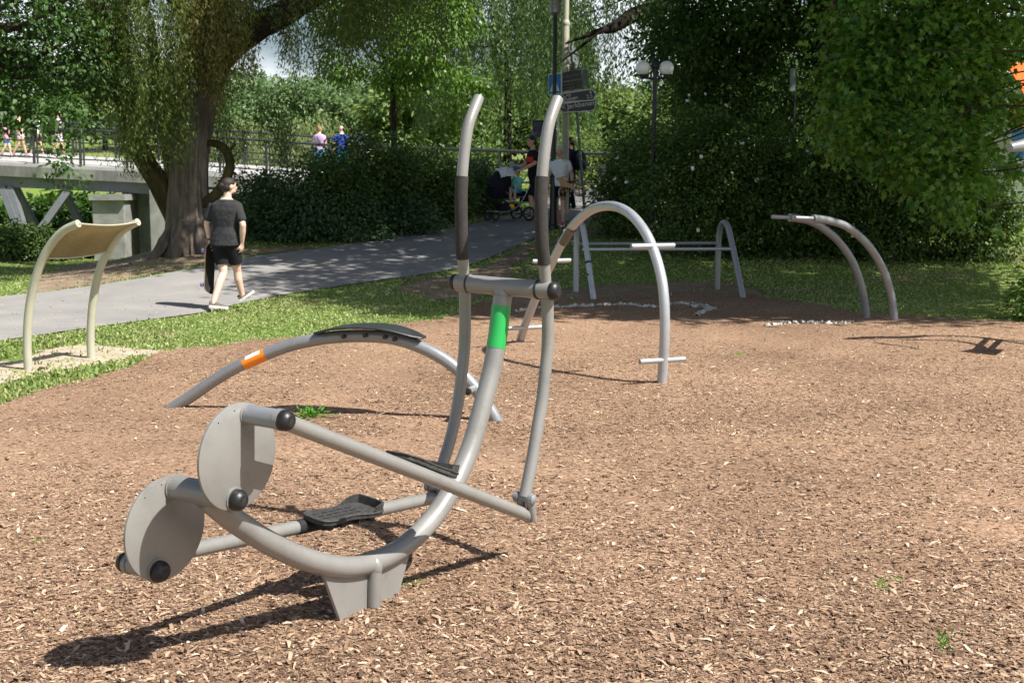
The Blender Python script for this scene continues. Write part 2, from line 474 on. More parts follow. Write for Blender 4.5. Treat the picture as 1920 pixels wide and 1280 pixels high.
    def build(s, name, m, parent=None, smooth=True, angle=38, bevel=0, loc=None):
        me = bpy.data.meshes.new(name)
        v = np.vstack(s.v)
        if loc is not None: v = v - np.array(loc, float)
        me.from_pydata(v.tolist(), [], s.f)
        if smooth:
            me.polygons.foreach_set('use_smooth', [True] * len(me.polygons))
            me.set_sharp_from_angle(angle=R(angle))
        me.materials.append(M[m] if isinstance(m, str) else m)
        me.update()
        o = bpy.data.objects.new(name, me)
        COL.objects.link(o)
        if loc is not None: o.location = loc
        if parent is not None: attach(o, parent)
        if bevel:
            b = o.modifiers.new('bevel', 'BEVEL'); b.width = bevel; b.segments = 2; b.limit_method = 'ANGLE'
        return o
def attach(o, parent):
    """child keeps its world coordinates"""
    o.parent = parent
    o.matrix_parent_inverse = world_mat(parent).inverted()
def world_mat(o):
    m = Matrix.LocRotScale(o.location, o.rotation_euler, o.scale)
    if o.parent: m = world_mat(o.parent) @ o.matrix_parent_inverse @ m
    return m
def tag(o, label, cat, group=None, kind=None):
    if label: o['label'] = label
    if cat: o['category'] = cat
    if group: o['group'] = group
    if kind: o['kind'] = kind
    return o
def thing(name, label, cat, loc, group=None):
    o = bpy.data.objects.new(name, None)
    o.empty_display_size = .2
    COL.objects.link(o)
    o.location = [float(q) for q in loc]
    return tag(o, label, cat, group)
def fast(name, V, k, m, parent=None, smooth=False):
    """mesh of N separate k-gons; V has shape (N*k, 3)"""
    N = len(V) // k
    me = bpy.data.meshes.new(name)
    me.vertices.add(N * k); me.vertices.foreach_set('co', np.ascontiguousarray(V, np.float32).ravel())
    me.loops.add(N * k); me.loops.foreach_set('vertex_index', np.arange(N * k, dtype=np.int32))
    me.polygons.add(N); me.polygons.foreach_set('loop_start', np.arange(0, N * k, k, dtype=np.int32))
    try: me.polygons.foreach_set('loop_total', np.full(N, k, np.int32))
    except Exception: pass
    me.materials.append(M[m])
    me.update(calc_edges=True)
    o = bpy.data.objects.new(name, me)
    COL.objects.link(o)
    if parent is not None: attach(o, parent)
    return o
def grid_sheet(name, P, m, keep=None):
    """P: (a, b, 3) grid"""
    a, b = P.shape[:2]
    idx = np.arange(a * b).reshape(a, b)
    f = np.stack([idx[:-1, :-1], idx[1:, :-1], idx[1:, 1:], idx[:-1, 1:]], -1)
    f = f.reshape(-1, 4)
    if keep is not None: f = f[keep]
    v = P.reshape(-1, 3)
    used = np.unique(f); mp = np.full(a * b, -1); mp[used] = np.arange(len(used))
    me = bpy.data.meshes.new(name)
    me.from_pydata(v[used].tolist(), [], mp[f].tolist())
    me.polygons.foreach_set('use_smooth', [True] * len(me.polygons))
    me.materials.append(M[m]); me.update()
    # faces up
    if len(me.polygons) and me.polygons[0].normal.z < 0: me.flip_normals()
    o = bpy.data.objects.new(name, me); COL.objects.link(o)
    return o
def inpoly(x, y, poly):
    poly = np.array(poly); r = np.zeros(np.shape(x), bool); n = len(poly)
    for i in range(n):
        x0, y0 = poly[i][:2]; x1, y1 = poly[(i + 1) % n][:2]
        c = ((y0 > y) != (y1 > y)) & (x < (x1 - x0) * (y - y0) / ((y1 - y0) if y1 != y0 else 1e-9) + x0)
        r ^= c
    return r
def fbm(x, y, s=1.0, seed=0):
    """cheap smooth noise from sines"""
    g = np.random.default_rng(seed); o = 0
    for k in range(7):
        a = g.uniform(0, 2 * np.pi); fq = s * (1.6 ** k) * .6; p = g.uniform(0, 6.28)
        o = o + np.sin((x * np.cos(a) + y * np.sin(a)) * fq + p) / (1.35 ** k)
    return o / 3.0
# ------------------------------------------------------------ ground, path, wood chips, grass
def build_ground():
    xs = np.concatenate([np.arange(-300, -30, 15), np.arange(-30, 30, .5), np.arange(30, 301, 15)])
    ys = np.concatenate([np.arange(-40, -4, 4), np.arange(-4, 62, .5), np.arange(62, 100, 3), np.arange(100, 680, 20)])
    X, Y = np.meshgrid(xs, ys, indexing='ij')
    Z = terr(X, Y)
    o = grid_sheet('ground', np.stack([X, Y, Z], -1), 'ground')
    tag(o, 'park lawn and bare earth around the fitness area', None, kind='structure')
    return o
build_ground()

def strip(name, m, lo, hi, lift, label):
    A = crom([G(*p) for p in lo], 10); Bq = crom([G(*p) for p in hi], 10)
    def res(C, n):
        d = np.concatenate([[0], np.cumsum(np.linalg.norm(np.diff(C, axis=0), axis=1))])
        t = np.linspace(0, d[-1], n)
        return np.stack([np.interp(t, d, C[:, i]) for i in range(3)], 1)
    A, Bq = res(A, 110), res(Bq, 110)
    A[:, 1] += .05 * fbm(A[:, 0], A[:, 1], 3, 3)
    Bq[:, 1] += .06 * fbm(Bq[:, 0], Bq[:, 1], 3, 4)
    w = np.linspace(0, 1, 18)[None, :, None]
    P = A[:, None] * (1 - w) + Bq[:, None] * w
    P[..., 2] = terr(P[..., 0], P[..., 1]) + lift
    o = grid_sheet(name, P, m)
    tag(o, label, None, kind='structure')
    return o, A, Bq
PLO = [(-500, 700), (-200, 668), (0, 640), (100, 626), (200, 612), (300, 598), (390, 585), (470, 566), (560, 549), (640, 537), (740, 523), (830, 510), (890, 495), (950, 470), (1000, 448), (1040, 428), (1075, 408), (1110, 392), (1180, 374), (1300, 362)]
PHI = [(-500, 600), (-200, 583), (0, 558), (130, 543), (250, 525), (340, 508), (470, 483), (600, 466), (700, 451), (800, 436), (880, 422), (950, 404), (1000, 385), (1030, 372), (1060, 362), (1100, 356), (1180, 352), (1300, 349)]
path_ob, PA, PB = strip('path', 'asphalt', PLO, PHI, .016, 'grey asphalt footpath climbing to the bridge')
PATHPOLY = np.vstack([PA, PB[::-1]])[:, :2]

BEDPX = [(-400, 860), (-120, 800), (0, 762), (60, 738), (120, 715), (200, 693), (330, 661), (450, 645), (590, 628), (720, 612), (800, 603), (870, 588), (900, 566), (950, 556), (1010, 552), (1120, 558), (1200, 553), (1300, 546), (1400, 552), (1500, 566), (1600, 584), (1700, 593), (1800, 597), (1920, 606), (2200, 625), (2600, 660)]
BED = [tuple(G(*p)[:2]) for p in BEDPX] + [(12, 1.0), (-6, 1.0)]
_b = np.array(BED)
def edge_jit(x, y):
    return .16 * fbm(x, y, 2.2, 11), .16 * fbm(x, y, 2.2, 12)
def in_bed(x, y):
    jx, jy = edge_jit(x, y)
    return inpoly(x + jx, y + jy, _b)
def chip_z(x, y):
    return terr(x, y) + .016 + .014 * fbm(x, y, 1.6, 21) + .009 * fbm(x, y, 6, 22)
def near_feet(x, y):
    return 0
def build_bed():
    x = np.arange(-7, 13, .12); y = np.arange(.9, 22, .12)
    X, Y = np.meshgrid(x, y, indexing='ij')
    Z = chip_z(X, Y)
    P = np.stack([X, Y, Z], -1)
    cx = (X[:-1, :-1] + X[1:, 1:]) / 2; cy = (Y[:-1, :-1] + Y[1:, 1:]) / 2
    o = grid_sheet('woodchip_bed', P, 'chipbed', in_bed(cx, cy).ravel())
    tag(o, 'brown wood chip surface under the exercise equipment', None, kind='structure')
    return o
build_bed()

def sample_ground(n, y0, y1, x0=-150, x1=2070):
    """ground points, denser nearer the viewer"""
    px = rng.uniform(x0, x1, n); py = rng.uniform(y0, y1, n)
    X = (px - 960) / FPX; Yv = (640 - py) / FPX
    dx, dy, dz = X, _c + Yv * _s, -_s + Yv * _c
    t = -EYE / np.minimum(dz, -.02)
    for _ in range(4):
        t = (terr(dx * t, dy * t) - EYE) / np.minimum(dz, -.02)
    return dx * t, dy * t
def build_chips():
    xa, ya = sample_ground(330000, 535, 1420)
    xb = rng.uniform(-6.5, 9, 60000); yb = rng.uniform(2.5, 20.5, 60000)
    xc, yc = sample_ground(130000, 545, 820)
    x = np.concatenate([xa, xb, xc]); y = np.concatenate([ya, yb, yc])
    x = x + .22 * rng.normal(size=len(x)) * (rng.random(len(x)) < .12); y = y + .22 * rng.normal(size=len(y)) * (rng.random(len(y)) < .12)
    k = in_bed(x, y) | (in_bed(x, y - .35) & (rng.random(len(x)) < .16))
    k &= (y > 2.3) & (y < 21)
    # bare, trodden patches carry fewer chips
    k &= ~((fbm(x, y, 1.1, 31) > .25) & (rng.random(len(x)) < .7))
    x, y = x[k], y[k]; n = len(x)
    D = np.hypot(x, y)
    L = rng.lognormal(math.log(.0105), .62, n) * (1 + .03 * np.maximum(D - 4, 0))
    L *= np.where(y < 5.2, 1.08, 1.0)
    L = np.clip(L, .004, .075)
    W = np.clip(L * rng.uniform(.16, .5, n), .0022, .016)
    yaw = rng.uniform(0, np.pi * 2, n); fl = np.clip(1.15 - .075 * (D - 4), .35, 1.1); pit = rng.normal(0, .15, n) * fl; rol = rng.normal(0, .26, n) * fl
    a = np.stack([np.cos(yaw) * np.cos(pit), np.sin(yaw) * np.cos(pit), np.sin(pit)], 1)
    b0 = np.stack([-np.sin(yaw), np.cos(yaw), np.zeros(n)], 1)
    nn = np.cross(a, b0)
    b = b0 * np.cos(rol)[:, None] + nn * np.sin(rol)[:, None]
    nn = np.cross(a, b)
    z = chip_z(x, y) + .002 + np.abs(rng.normal(0, .003, n)) + .5 * L * np.abs(np.sin(pit)) * .6
    c = np.stack([x, y, z], 1)
    cur = (L * rng.normal(0, .09, n))[:, None] * nn
    e0 = rng.uniform(.15, .9, n)[:, None]; e1 = rng.uniform(.15, .9, n)[:, None]; sk = rng.normal(0, .25, n)[:, None] * W[:, None] * a
    la = a * L[:, None] / 2; wb = b * W[:, None] / 2
    V = np.stack([c - la - wb * e0 - sk, c + cur - wb, c + la - wb * e1 + sk, c + la + wb * e1, c + cur + wb, c - la + wb * e0], 1)
    f0 = V[:, [0, 1, 4, 5]]; f1 = V[:, [1, 2, 3, 4]]
    # two quads share two vertices so that a chip is one island
    me = bpy.data.meshes.new('wood_chips')
    me.vertices.add(n * 6); me.vertices.foreach_set('co', np.ascontiguousarray(V, np.float32).ravel())
    idx = (np.arange(n, dtype=np.int32) * 6)[:, None] + np.array([0, 1, 4, 5, 1, 2, 3, 4], np.int32)
    me.loops.add(n * 8); me.loops.foreach_set('vertex_index', idx.ravel())
    me.polygons.add(n * 2); me.polygons.foreach_set('loop_start', np.arange(0, n * 8, 4, dtype=np.int32))
    me.materials.append(M['chip']); me.update(calc_edges=True)
    o = bpy.data.objects.new('wood_chips', me); COL.objects.link(o)
    tag(o, 'loose brown bark and wood chips strewn over the bed', 'wood chips', kind='stuff')
build_chips()

SAND = np.array([G(*p)[:2] for p in [(-150, 735), (-60, 690), (60, 660), (150, 648), (260, 655), (330, 664), (250, 672), (150, 690), (60, 706), (-60, 740)]])
DIRTS = [np.array([G(*p)[:2] for p in q]) for q in (
    [(740, 540), (830, 520), (900, 500), (960, 475), (1010, 455), (1060, 440), (1110, 425), (1140, 440), (1080, 450), (1010, 468), (960, 500), (930, 530), (900, 560), (820, 566)],
    [(860, 588), (900, 568), (960, 558), (1060, 568), (1000, 580), (930, 600)],
    [(60, 520), (180, 490), (330, 470), (440, 478), (330, 506), (200, 530), (60, 550)],
    [(400, 480), (480, 466), (640, 462), (560, 470), (470, 481)],
    [(1050, 412), (1110, 396), (1160, 390), (1150, 410), (1100, 428)],
    [(960, 552), (1100, 535), (1300, 528), (1420, 540), (1450, 556), (1300, 548), (1100, 560)])]
def build_dirt():
    k = 0
    for poly in DIRTS + [SAND]:
        lo, hi = poly.min(0), poly.max(0)
        x = np.arange(lo[0] - .3, hi[0] + .3, .15); y = np.arange(lo[1] - .3, hi[1] + .3, .15)
        X, Y = np.meshgrid(x, y, indexing='ij')
        cx = (X[:-1, :-1] + X[1:, 1:]) / 2; cy = (Y[:-1, :-1] + Y[1:, 1:]) / 2
        jx, jy = edge_jit(cx, cy)
        kp = inpoly(cx + 1.2 * jx, cy + 1.2 * jy, poly).ravel()
        if not kp.any(): continue
        o = grid_sheet('dirt', np.stack([X, Y, terr(X, Y) + .008], -1), 'sand' if poly is SAND else 'dirt', kp)
        tag(o, 'bare trodden earth patch worn into the lawn', None, kind='structure')
build_dirt()

def in_dirt(x, y):
    r = np.zeros(np.shape(x), bool)
    for q in DIRTS: r |= inpoly(x, y, q)
    return r
def build_grass():
    xa, ya = sample_ground(420000, 440, 780)
    xb = rng.uniform(-16, 14, 60000); yb = rng.uniform(9, 30, 60000)
    x = np.concatenate([xa, xb]); y = np.concatenate([ya, yb]); n = len(x)
    jx, jy = edge_jit(x, y)
    bed = in_bed(x, y)
    k = ~inpoly(x + .3 * jx, y + .3 * jy, PATHPOLY)
    edge = in_bed(x, y - .25) & bed
    k &= (~bed) | (~in_bed(x, y + .35) & (rng.random(n) < .25))
    sand = inpoly(x, y, SAND) | in_dirt(x, y)
    k &= (~sand) | (rng.random(n) < .1)
    k &= (fbm(x, y, .8, 41) + .6 * fbm(x, y, 4, 42) > -.75) | (rng.random(n) < .45)
    k &= (y > 6) & (y < 31)
    x, y = x[k], y[k]; n = len(x)
    D = np.hypot(x, y)
    h = np.minimum(rng.lognormal(math.log(.02), .45, n), .06) * (1 + .5 * np.clip(fbm(x, y, 1.3, 43), -.6, 1))
    w = .0035 + .00055 * D
    yaw = rng.uniform(0, 6.283, n); ln = rng.normal(0, .5, n)
    d = np.stack([np.cos(yaw), np.sin(yaw), np.zeros(n)], 1)
    p = np.stack([-np.sin(yaw), np.cos(yaw), np.zeros(n)], 1)
    c = np.stack([x, y, terr(x, y) - .004], 1)
    mid = c + np.array([0, 0, .6]) * h[:, None] + d * (h * ln * .35)[:, None]
    tip = c + np.array([0, 0, 1.]) * (h * np.cos(np.minimum(abs(ln), 1.2)))[:, None] + d * (h * ln)[:, None]
    wp = p * w[:, None]
    V = np.stack([c - wp, c + wp, mid + wp * .8, tip, mid - wp * .8], 1).reshape(-1, 3)
    o = fast('grass', V, 5, 'grass')
    tag(o, 'short green and straw coloured lawn grass', 'grass', kind='stuff')
build_grass()
def build_litter():
    xa, ya = sample_ground(2600, 380, 700)
    k = inpoly(xa, ya, PATHPOLY) | (rng.random(len(xa)) < .25)
    k &= (ya < 34) & (ya > 8)
    x, y = xa[k], ya[k]; n = len(x)
    yaw = rng.uniform(0, 6.28, n)
    d = np.stack([np.cos(yaw), np.sin(yaw), rng.normal(0, .15, n)], 1)
    V, kk = leaf_verts(np.stack([x, y, terr(x, y) + .024], 1), d, runit(n) * .3 + [0, 0, 1.], rng.uniform(.02, .055, n), rng.uniform(.012, .03, n), 'broad')
    o = fast('leaf_litter', V, kk, 'litter')
    tag(o, 'small pale dry leaves scattered over the path and lawn', 'fallen leaves', kind='stuff')

def leaf_verts(c, d, n, L, W, kind='diamond'):
    """c base points, d leaf direction, n leaf normal -> ((N*k,3), k)"""
    d = d / np.maximum(np.linalg.norm(d, axis=1, keepdims=True), 1e-9)
    s = np.cross(n, d); s /= np.maximum(np.linalg.norm(s, axis=1, keepdims=True), 1e-9)
    n = np.cross(d, s)
    L = L[:, None]; W = W[:, None]
    if kind == 'diamond':
        pts = [(0, 0, 0), (.45, .5, .06), (1, 0, -.1), (.45, -.5, .06)]
    elif kind == 'broad':
        pts = [(0, 0, 0), (.28, .46, .05), (.66, .4, .02), (1, 0, -.12), (.66, -.4, .02), (.28, -.46, .05)]
    else:  # lobed
        pts = [(0, .06, 0), (-.08, .42, .03), (.2, .3, .02), (.38, .62, -.02), (.52, .24, .02), (1, 0, -.14), (.52, -.24, .02), (.38, -.62, -.02), (.2, -.3, .02), (-.08, -.42, .03), (0, -.06, 0)]
    V = np.stack([c + d * L * a + s * W * b + n * L * e for a, b, e in pts], 1)
    return V.reshape(-1, 3), len(pts)
def runit(n):
    v = rng.normal(size=(n, 3)); return v / np.linalg.norm(v, axis=1, keepdims=True)
def crown_leaves(blobs, n, clump_r, L, W, kind, per=45, shell=.55, droop=.35, flat=.9, lo=None):
    """clumps of leaves through ellipsoid volumes; blobs: (centre, radii)"""
    vol = np.array([np.prod(b[1]) ** (2 / 3) for b in blobs]); vol /= vol.sum()
    nc = max(1, n // per); cs = []; outs = []
    for (c, r), q in zip(blobs, vol):
        m = max(1, int(round(nc * q)))
        u = runit(m); rad = rng.uniform(0, 1, m) ** (1 / 3) * (1 - shell) + shell
        rad *= rng.uniform(.8, 1.12, m)
        cs.append(np.array(c) + u * rad[:, None] * np.array(r)); outs.append(u)
    cs = np.vstack(cs); outs = np.vstack(outs)
    m = len(cs)
    cr = clump_r * rng.uniform(.6, 1.35, m)
    i = np.repeat(np.arange(m), per)
    off = rng.normal(size=(len(i), 3)) * cr[i][:, None] * np.array([.62, .62, .38])
    off[:, 2] -= .25 * np.hypot(off[:, 0], off[:, 1])
    p = cs[i] + off
    if lo is not None:
        k = lo(p); p = p[k]; i = i[k]; off = off[k]
    N = len(p)
    d = off * .8 + outs[i] * .5 * clump_r + runit(N) * clump_r * .6
    d[:, 2] -= droop * clump_r
    nn = runit(N) * .75 + np.array([0, 0, flat]) + outs[i] * .35
    l = L * rng.uniform(.6, 1.25, N); w = W * rng.uniform(.7, 1.2, N)
    V, k = leaf_verts(p, d, nn, l, w, kind)
    return V, k, cs
def strands(anchors, lens, step, L, W, sway=.25, spread=.05, per=2):
    """hanging willow twigs: leaves set along drooping lines"""
    pts = []; dirs = []; stem = MB()
    for a, l in zip(anchors, lens):
        m = max(3, int(l / step))
        t = np.linspace(0, 1, m)
        yaw = rng.uniform(0, 6.28); s0 = rng.uniform(.2, 1) * sway
        P = np.array(a) + np.stack([np.cos(yaw) * s0 * np.sin(t * 1.6) + .05 * np.sin(t * 5 + yaw), np.sin(yaw) * s0 * np.sin(t * 1.6) + .05 * np.cos(t * 4 + yaw), -l * t + .18 * l * s0 * t], 1)
        for _ in range(per):
            pts.append(P + rng.normal(0, spread, P.shape) * np.array([1, 1, .6]))
            dd = rng.normal(0, .55, P.shape); dd[:, 2] = -1.0 + rng.normal(0, .25, m)
            dirs.append(dd)
    p = np.vstack(pts); d = np.vstack(dirs); N = len(p)
    V, k = leaf_verts(p, d, runit(N) + np.array([.2, -.4, .2]), L * rng.uniform(.6, 1.3, N), W * rng.uniform(.7, 1.3, N), 'diamond')
    return V, k
build_litter()
def limb(mb, a, b, r0, r1, bend=.12, seg=9, n=5):
    a = np.array(a, float); b = np.array(b, float); L = np.linalg.norm(b - a)
    m1 = a + (b - a) * .35 + rng.normal(0, bend * L * .5, 3); m2 = a + (b - a) * .7 + rng.normal(0, bend * L * .5, 3)
    mb.tube([a, m1, m2, b], [r0, (r0 + r1) / 2 * 1.05, (r0 + 2 * r1) / 3, r1], seg, n)
def furrow(seed, amp=.1, k=9):
    g = np.random.default_rng(seed); ph = g.uniform(0, 6.28, 5); tw = g.uniform(-2.5, 2.5, 5)
    def f(t, th):
        o = 1 + amp * np.sin(k * th + ph[0] + tw[0] * t) * .45 + amp * .45 * np.sin((k * 2 + 1) * th + ph[1] + 7 * tw[1] * t) + amp * .55 * np.sin(3 * th + ph[2] + tw[2] * t * 2)
        return o + amp * .3 * np.sin(th * (k + 5) + 23 * t + ph[3])
    return f

def broad_tree(label, base, trunk_h, trunk_r, blobs, n, leafm, clump_r, L, W, kind='broad', bark='bark_dark', per=45, shell=.5, limbs=7, limb_r=1.0, group=None, name='tree', lean=(0, 0), cat='tree', droop=.35):
    base = np.array(base, float)
    t = thing(name, label, cat, base, group)
    V, k, cs = crown_leaves(blobs, n, clump_r, L, W, kind, per, shell, droop)
    mb = MB()
    top = base + np.array([lean[0], lean[1], trunk_h])
    mb.tube([base - [0, 0, .3], base + [0, 0, .05], base * .6 + top * .4 + [.04, .02, 0], top], [trunk_r * 1.5, trunk_r * 1.25, trunk_r, trunk_r * .72], 20, 8, rfun=furrow(int(abs(base[0] * 100)), .06, 7))
    ids = rng.choice(len(cs), min(limbs, len(cs)), replace=False)
    for i in ids: limb(mb, top - [0, 0, rng.uniform(0, .25) * trunk_h], cs[i], trunk_r * rng.uniform(.28, .5) * limb_r, trunk_r * .08 * limb_r)
    mb.build('trunk', bark, t)
    fast('crown', V, k, leafm, t)
    return t
def shrub(label, c, r, h, n, leafm, L=.075, W=.045, flowers=0, clump_r=.26, name='shrub', cat='shrub', group=None, kind='broad', lumps=9):
    z0 = float(terr(c[0], c[1]))
    t = thing(name, label, cat, (c[0], c[1], z0), group)
    blobs = []
    for _ in range(lumps):
        a = rng.uniform(0, 6.28); q = rng.uniform(.15, .75)
        zz = rng.uniform(.18, .72)
        k = math.sqrt(max(.1, 1 - zz * zz * .8))
        blobs.append(((c[0] + r[0] * q * k * math.cos(a), c[1] + r[1] * q * k * math.sin(a), z0 + h * zz), (r[0] * .5 * rng.uniform(.7, 1.1), r[1] * .5 * rng.uniform(.7, 1.1), h * .32 * rng.uniform(.7, 1.05))))
    blobs.append(((c[0], c[1], z0 + h * .3), (r[0] * .9, r[1] * .9, h * .36)))
    V, k, cs = crown_leaves(blobs, n, clump_r, L, W, kind, 40, .45, .2, .7, lo=lambda p: p[:, 2] > z0 + .02)
    mb = MB()
    for i in rng.choice(len(cs), min(14, len(cs)), replace=False):
        limb(mb, (c[0] + rng.normal(0, .15), c[1] + rng.normal(0, .15), z0 - .05), cs[i], .025, .006, .1, 6, 4)
    mb.build('stem', 'stem', t)
    fast('foliage', V, k, leafm, t)
    if flowers:
        m = len(cs); i = rng.choice(m, min(flowers, m), replace=False)
        ctr = np.array([c[0], c[1], z0 + h * .4])
        d = cs[i] - ctr; d /= np.linalg.norm(d, axis=1, keepdims=True)
        d = d * .5 + np.array([.1, -.85, .3])
        p = cs[i] + d * clump_r * .9
        q = []
        for a in range(5):
            u = runit(1)[0]
            s1 = np.cross(d, u); s1 /= np.linalg.norm(s1, axis=1, keepdims=True)
            s2 = np.cross(d, s1); s2 /= np.linalg.norm(s2, axis=1, keepdims=True)
            dd = s1 * math.cos(a * 1.257) + s2 * math.sin(a * 1.257)
            q.append(leaf_verts(p, dd + d * .3, d, np.full(len(p), .045), np.full(len(p), .045), 'broad')[0])
        fast('blossom', np.vstack(q), 6, 'petal', t)
    return t
# ------------------------------------------------------------ trees
def P3(px, py, D): return at_depth(px, py, D)

# big weeping willow on the left
def main_willow():
    D = 25.5
    b = G(358, 474); D = b[1] / _c * 1.0
    t = thing('weeping_willow', 'big weeping willow with thick furrowed trunk and looping low limb beside the path', 'tree', b)
    q = lambda px, py, dd=0: P3(px, py, Dw + dd)
    global Dw
    Dw = float((b - ORG) @ np.array([0, _c, -_s]))
    mb = MB()
    mb.tube([b + [0, 0, -.3], q(357, 462), q(356, 420), q(355, 350), q(357, 280), q(362, 215), q(372, 165), q(385, 110, .2), q(392, 30, .3), q(385, -120, .4), q(370, -420, .8)],
            [.50, .46, .385, .335, .325, .345, .37, .40, .32, .26, .12], 72, 14, rfun=furrow(5, .13, 11))
    # root flare
    for a in np.linspace(0, 6.28, 8)[:-1]:
        p = b + np.array([math.cos(a), math.sin(a), 0]) * rng.uniform(.62, .8); p[2] = terr(p[0], p[1]) - .08
        mb.tube([b + [math.cos(a) * .3, math.sin(a) * .3, .62], b + [math.cos(a) * .47, math.sin(a) * .47, .2], p], [.06, .13, .06], 12, 6, rfun=furrow(int(a * 10), .1, 5))
    mb.build('trunk', 'bark', t)
    m = MB()   # mossy leaning stem
    m.tube([q(352, 462, .2), q(325, 400, .15), q(302, 348, .1), q(272, 300, .1), q(252, 240, .2), q(240, 150, .3), q(225, 20, .5), q(200, -150, .8)],
           [.2, .18, .19, .18, .16, .14, .11, .06], 30, 9, rfun=furrow(8, .13, 7))
    m.build('mossy_stem', 'bark_moss', t)
    m = MB()
    m.tube([q(345, 455, .8), q(328, 380, .9), q(322, 310, .9), q(312, 250, 1.0), q(296, 150, 1.2), q(280, 30, 1.4)], [.2, .17, .16, .15, .12, .08], 22, 8, rfun=furrow(9, .1, 7))
    m.build('rear_stem', 'bark', t)
    m = MB()
    m.tube([q(380, 385, -.1), q(404, 366, -.3), q(424, 335, -.4), q(431, 305, -.4), q(420, 278, -.3), q(398, 268, -.15), q(378, 272, 0)], [.11, .10, .09, .085, .08, .065, .04], 22, 8, rfun=furrow(10, .08, 6))
    m.tube([q(425, 290, -.4), q(434, 278, -.45), q(442, 270, -.5)], [.04, .03, .015], 8, 4)
    m.build('looping_limb', 'bark_moss', t)
    m = MB()
    m.tube([q(378, 150, 0), q(405, 115, -.1), q(440, 80, -.3), q(480, 50, -.5), q(530, 25, -.6), q(610, -20, -.8), q(720, -90, -1), q(860, -190, -1.2)], [.3, .27, .25, .24, .22, .19, .13, .05], 26, 9, rfun=furrow(11, .1, 7))
    m.tube([q(250, 230, .2), q(200, 90, -.1), q(178, 20, -.3), q(160, -80, -.6), q(120, -250, -1)], [.17, .18, .18, .14, .06], 18, 8, rfun=furrow(12, .1, 6))
    m.tube([q(385, 110, .2), q(330, 0, -.6), q(250, -120, -1.5), q(170, -200, -2)], [.2, .15, .1, .05], 14, 7)
    m.tube([q(390, 20, .2), q(470, -120, .8), q(600, -260, 1.6)], [.2, .14, .05], 14, 7)
    m.tube([q(385, -100, .4), q(300, -260, 1.5), q(220, -330, 2.5)], [.18, .12, .04], 14, 7)
    m.tube([q(385, -60, .4), q(450, -240, -1.2), q(520, -330, -2.2)], [.18, .12, .04], 14, 7)
    m.build('limb', 'bark_dark', t)
    # hanging twigs
    an = []; ln = []
    def hang(x0, x1, y0, y1, e0, e1, d0, d1, n):
        for _ in range(n):
            px = rng.uniform(x0, x1); py = rng.uniform(y0, y1); dd = rng.uniform(d0, d1)
            a = q(px, py, dd); an.append(a)
            ln.append((rng.uniform(e0, e1) - py) / FPX * (Dw + dd))
    hang(205, 345, -140, 60, 190, 325, -2.2, .2, 95)
    hang(130, 215, -140, 40, 90, 240, -2, .6, 30)
    hang(210, 335, 40, 180, 230, 345, -1.6, .8, 60)
    hang(150, 260, -140, 40, 110, 270, -1.8, .5, 34)
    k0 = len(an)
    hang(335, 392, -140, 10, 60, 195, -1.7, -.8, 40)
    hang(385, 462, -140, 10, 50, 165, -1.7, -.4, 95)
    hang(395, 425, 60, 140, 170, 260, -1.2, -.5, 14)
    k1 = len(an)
    hang(398, 425, 60, 150, 170, 300, -.6, .8, 12)
    hang(385, 560, 165, 240, 265, 330, .8, 3.0, 46)
    hang(400, 520, -150, -10, 20, 90, -2, 1.5, 55)
    hang(520, 700, -170, -20, 60, 165, -2.2, 1, 95)
    hang(640, 860, -200, -40, 30, 130, -2.4, .5, 95)
    hang(0, 200, -160, -30, 30, 120, -1, 2.5, 50)
    V, k = strands(an[:k0] + an[k1:], ln[:k0] + ln[k1:], .034, .085, .021, .3, .055, 2)
    fast('crown', V, k, 'lf_willow', t)
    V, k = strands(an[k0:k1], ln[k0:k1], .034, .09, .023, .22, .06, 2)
    fast('sunlit_tint_twigs', V, k, 'lf_wlit', t)  # front twigs, sunlight put into their leaf colour
    # upper crown
    blobs = [((b[0] + x, b[1] + y, z), (rx, rx, 1.6)) for x, y, z, rx in ((-2.5, 0, 9, 2.6), (.5, -1, 10, 3), (2.0, 2.2, 8.8, 2.2), (-.5, 2.5, 9.5, 2.6), (4.2, -1.2, 7.6, 1.4))]
    V2, k2, cs = crown_leaves(blobs, 11000, .6, .12, .035, 'diamond', 40)
    fast('upper_crown', V2, k2, 'lf_willow', t)
main_willow()

# broad-leaved tree at the far left, its lowest spray in front of the bridge
D = 22.5
broad_tree('dark broad leaved tree at the far left with sprays hanging before the bridge railing', (-11.6, 22.5, float(terr(-11.6, 22.5))), 4.2, .24,
    [(P3(20, 40, 22), (1.5, 1.6, 1.1)), (P3(110, 90, 22.5), (1.1, 1.3, .8)), (P3(60, 190, 22), (.85, 1, .55)), (P3(130, 215, 22), (.62, .9, .35)),
     (P3(160, 130, 23), (.7, 1, .6)), (P3(105, 290, 21.8), (.24, .4, .42)), (P3(130, 325, 21.8), (.26, .4, .22)), (P3(-60, 130, 22), (1.3, 1.4, 1.2)), (P3(100, -60, 22), (1.6, 1.8, 1.1)), (P3(-150, -160, 22), (2.2, 2.4, 1.6))],
    17000, 'lf_dark', .26, .10, .065, lean=(.3, -.1), limbs=24, per=32, shell=.35)

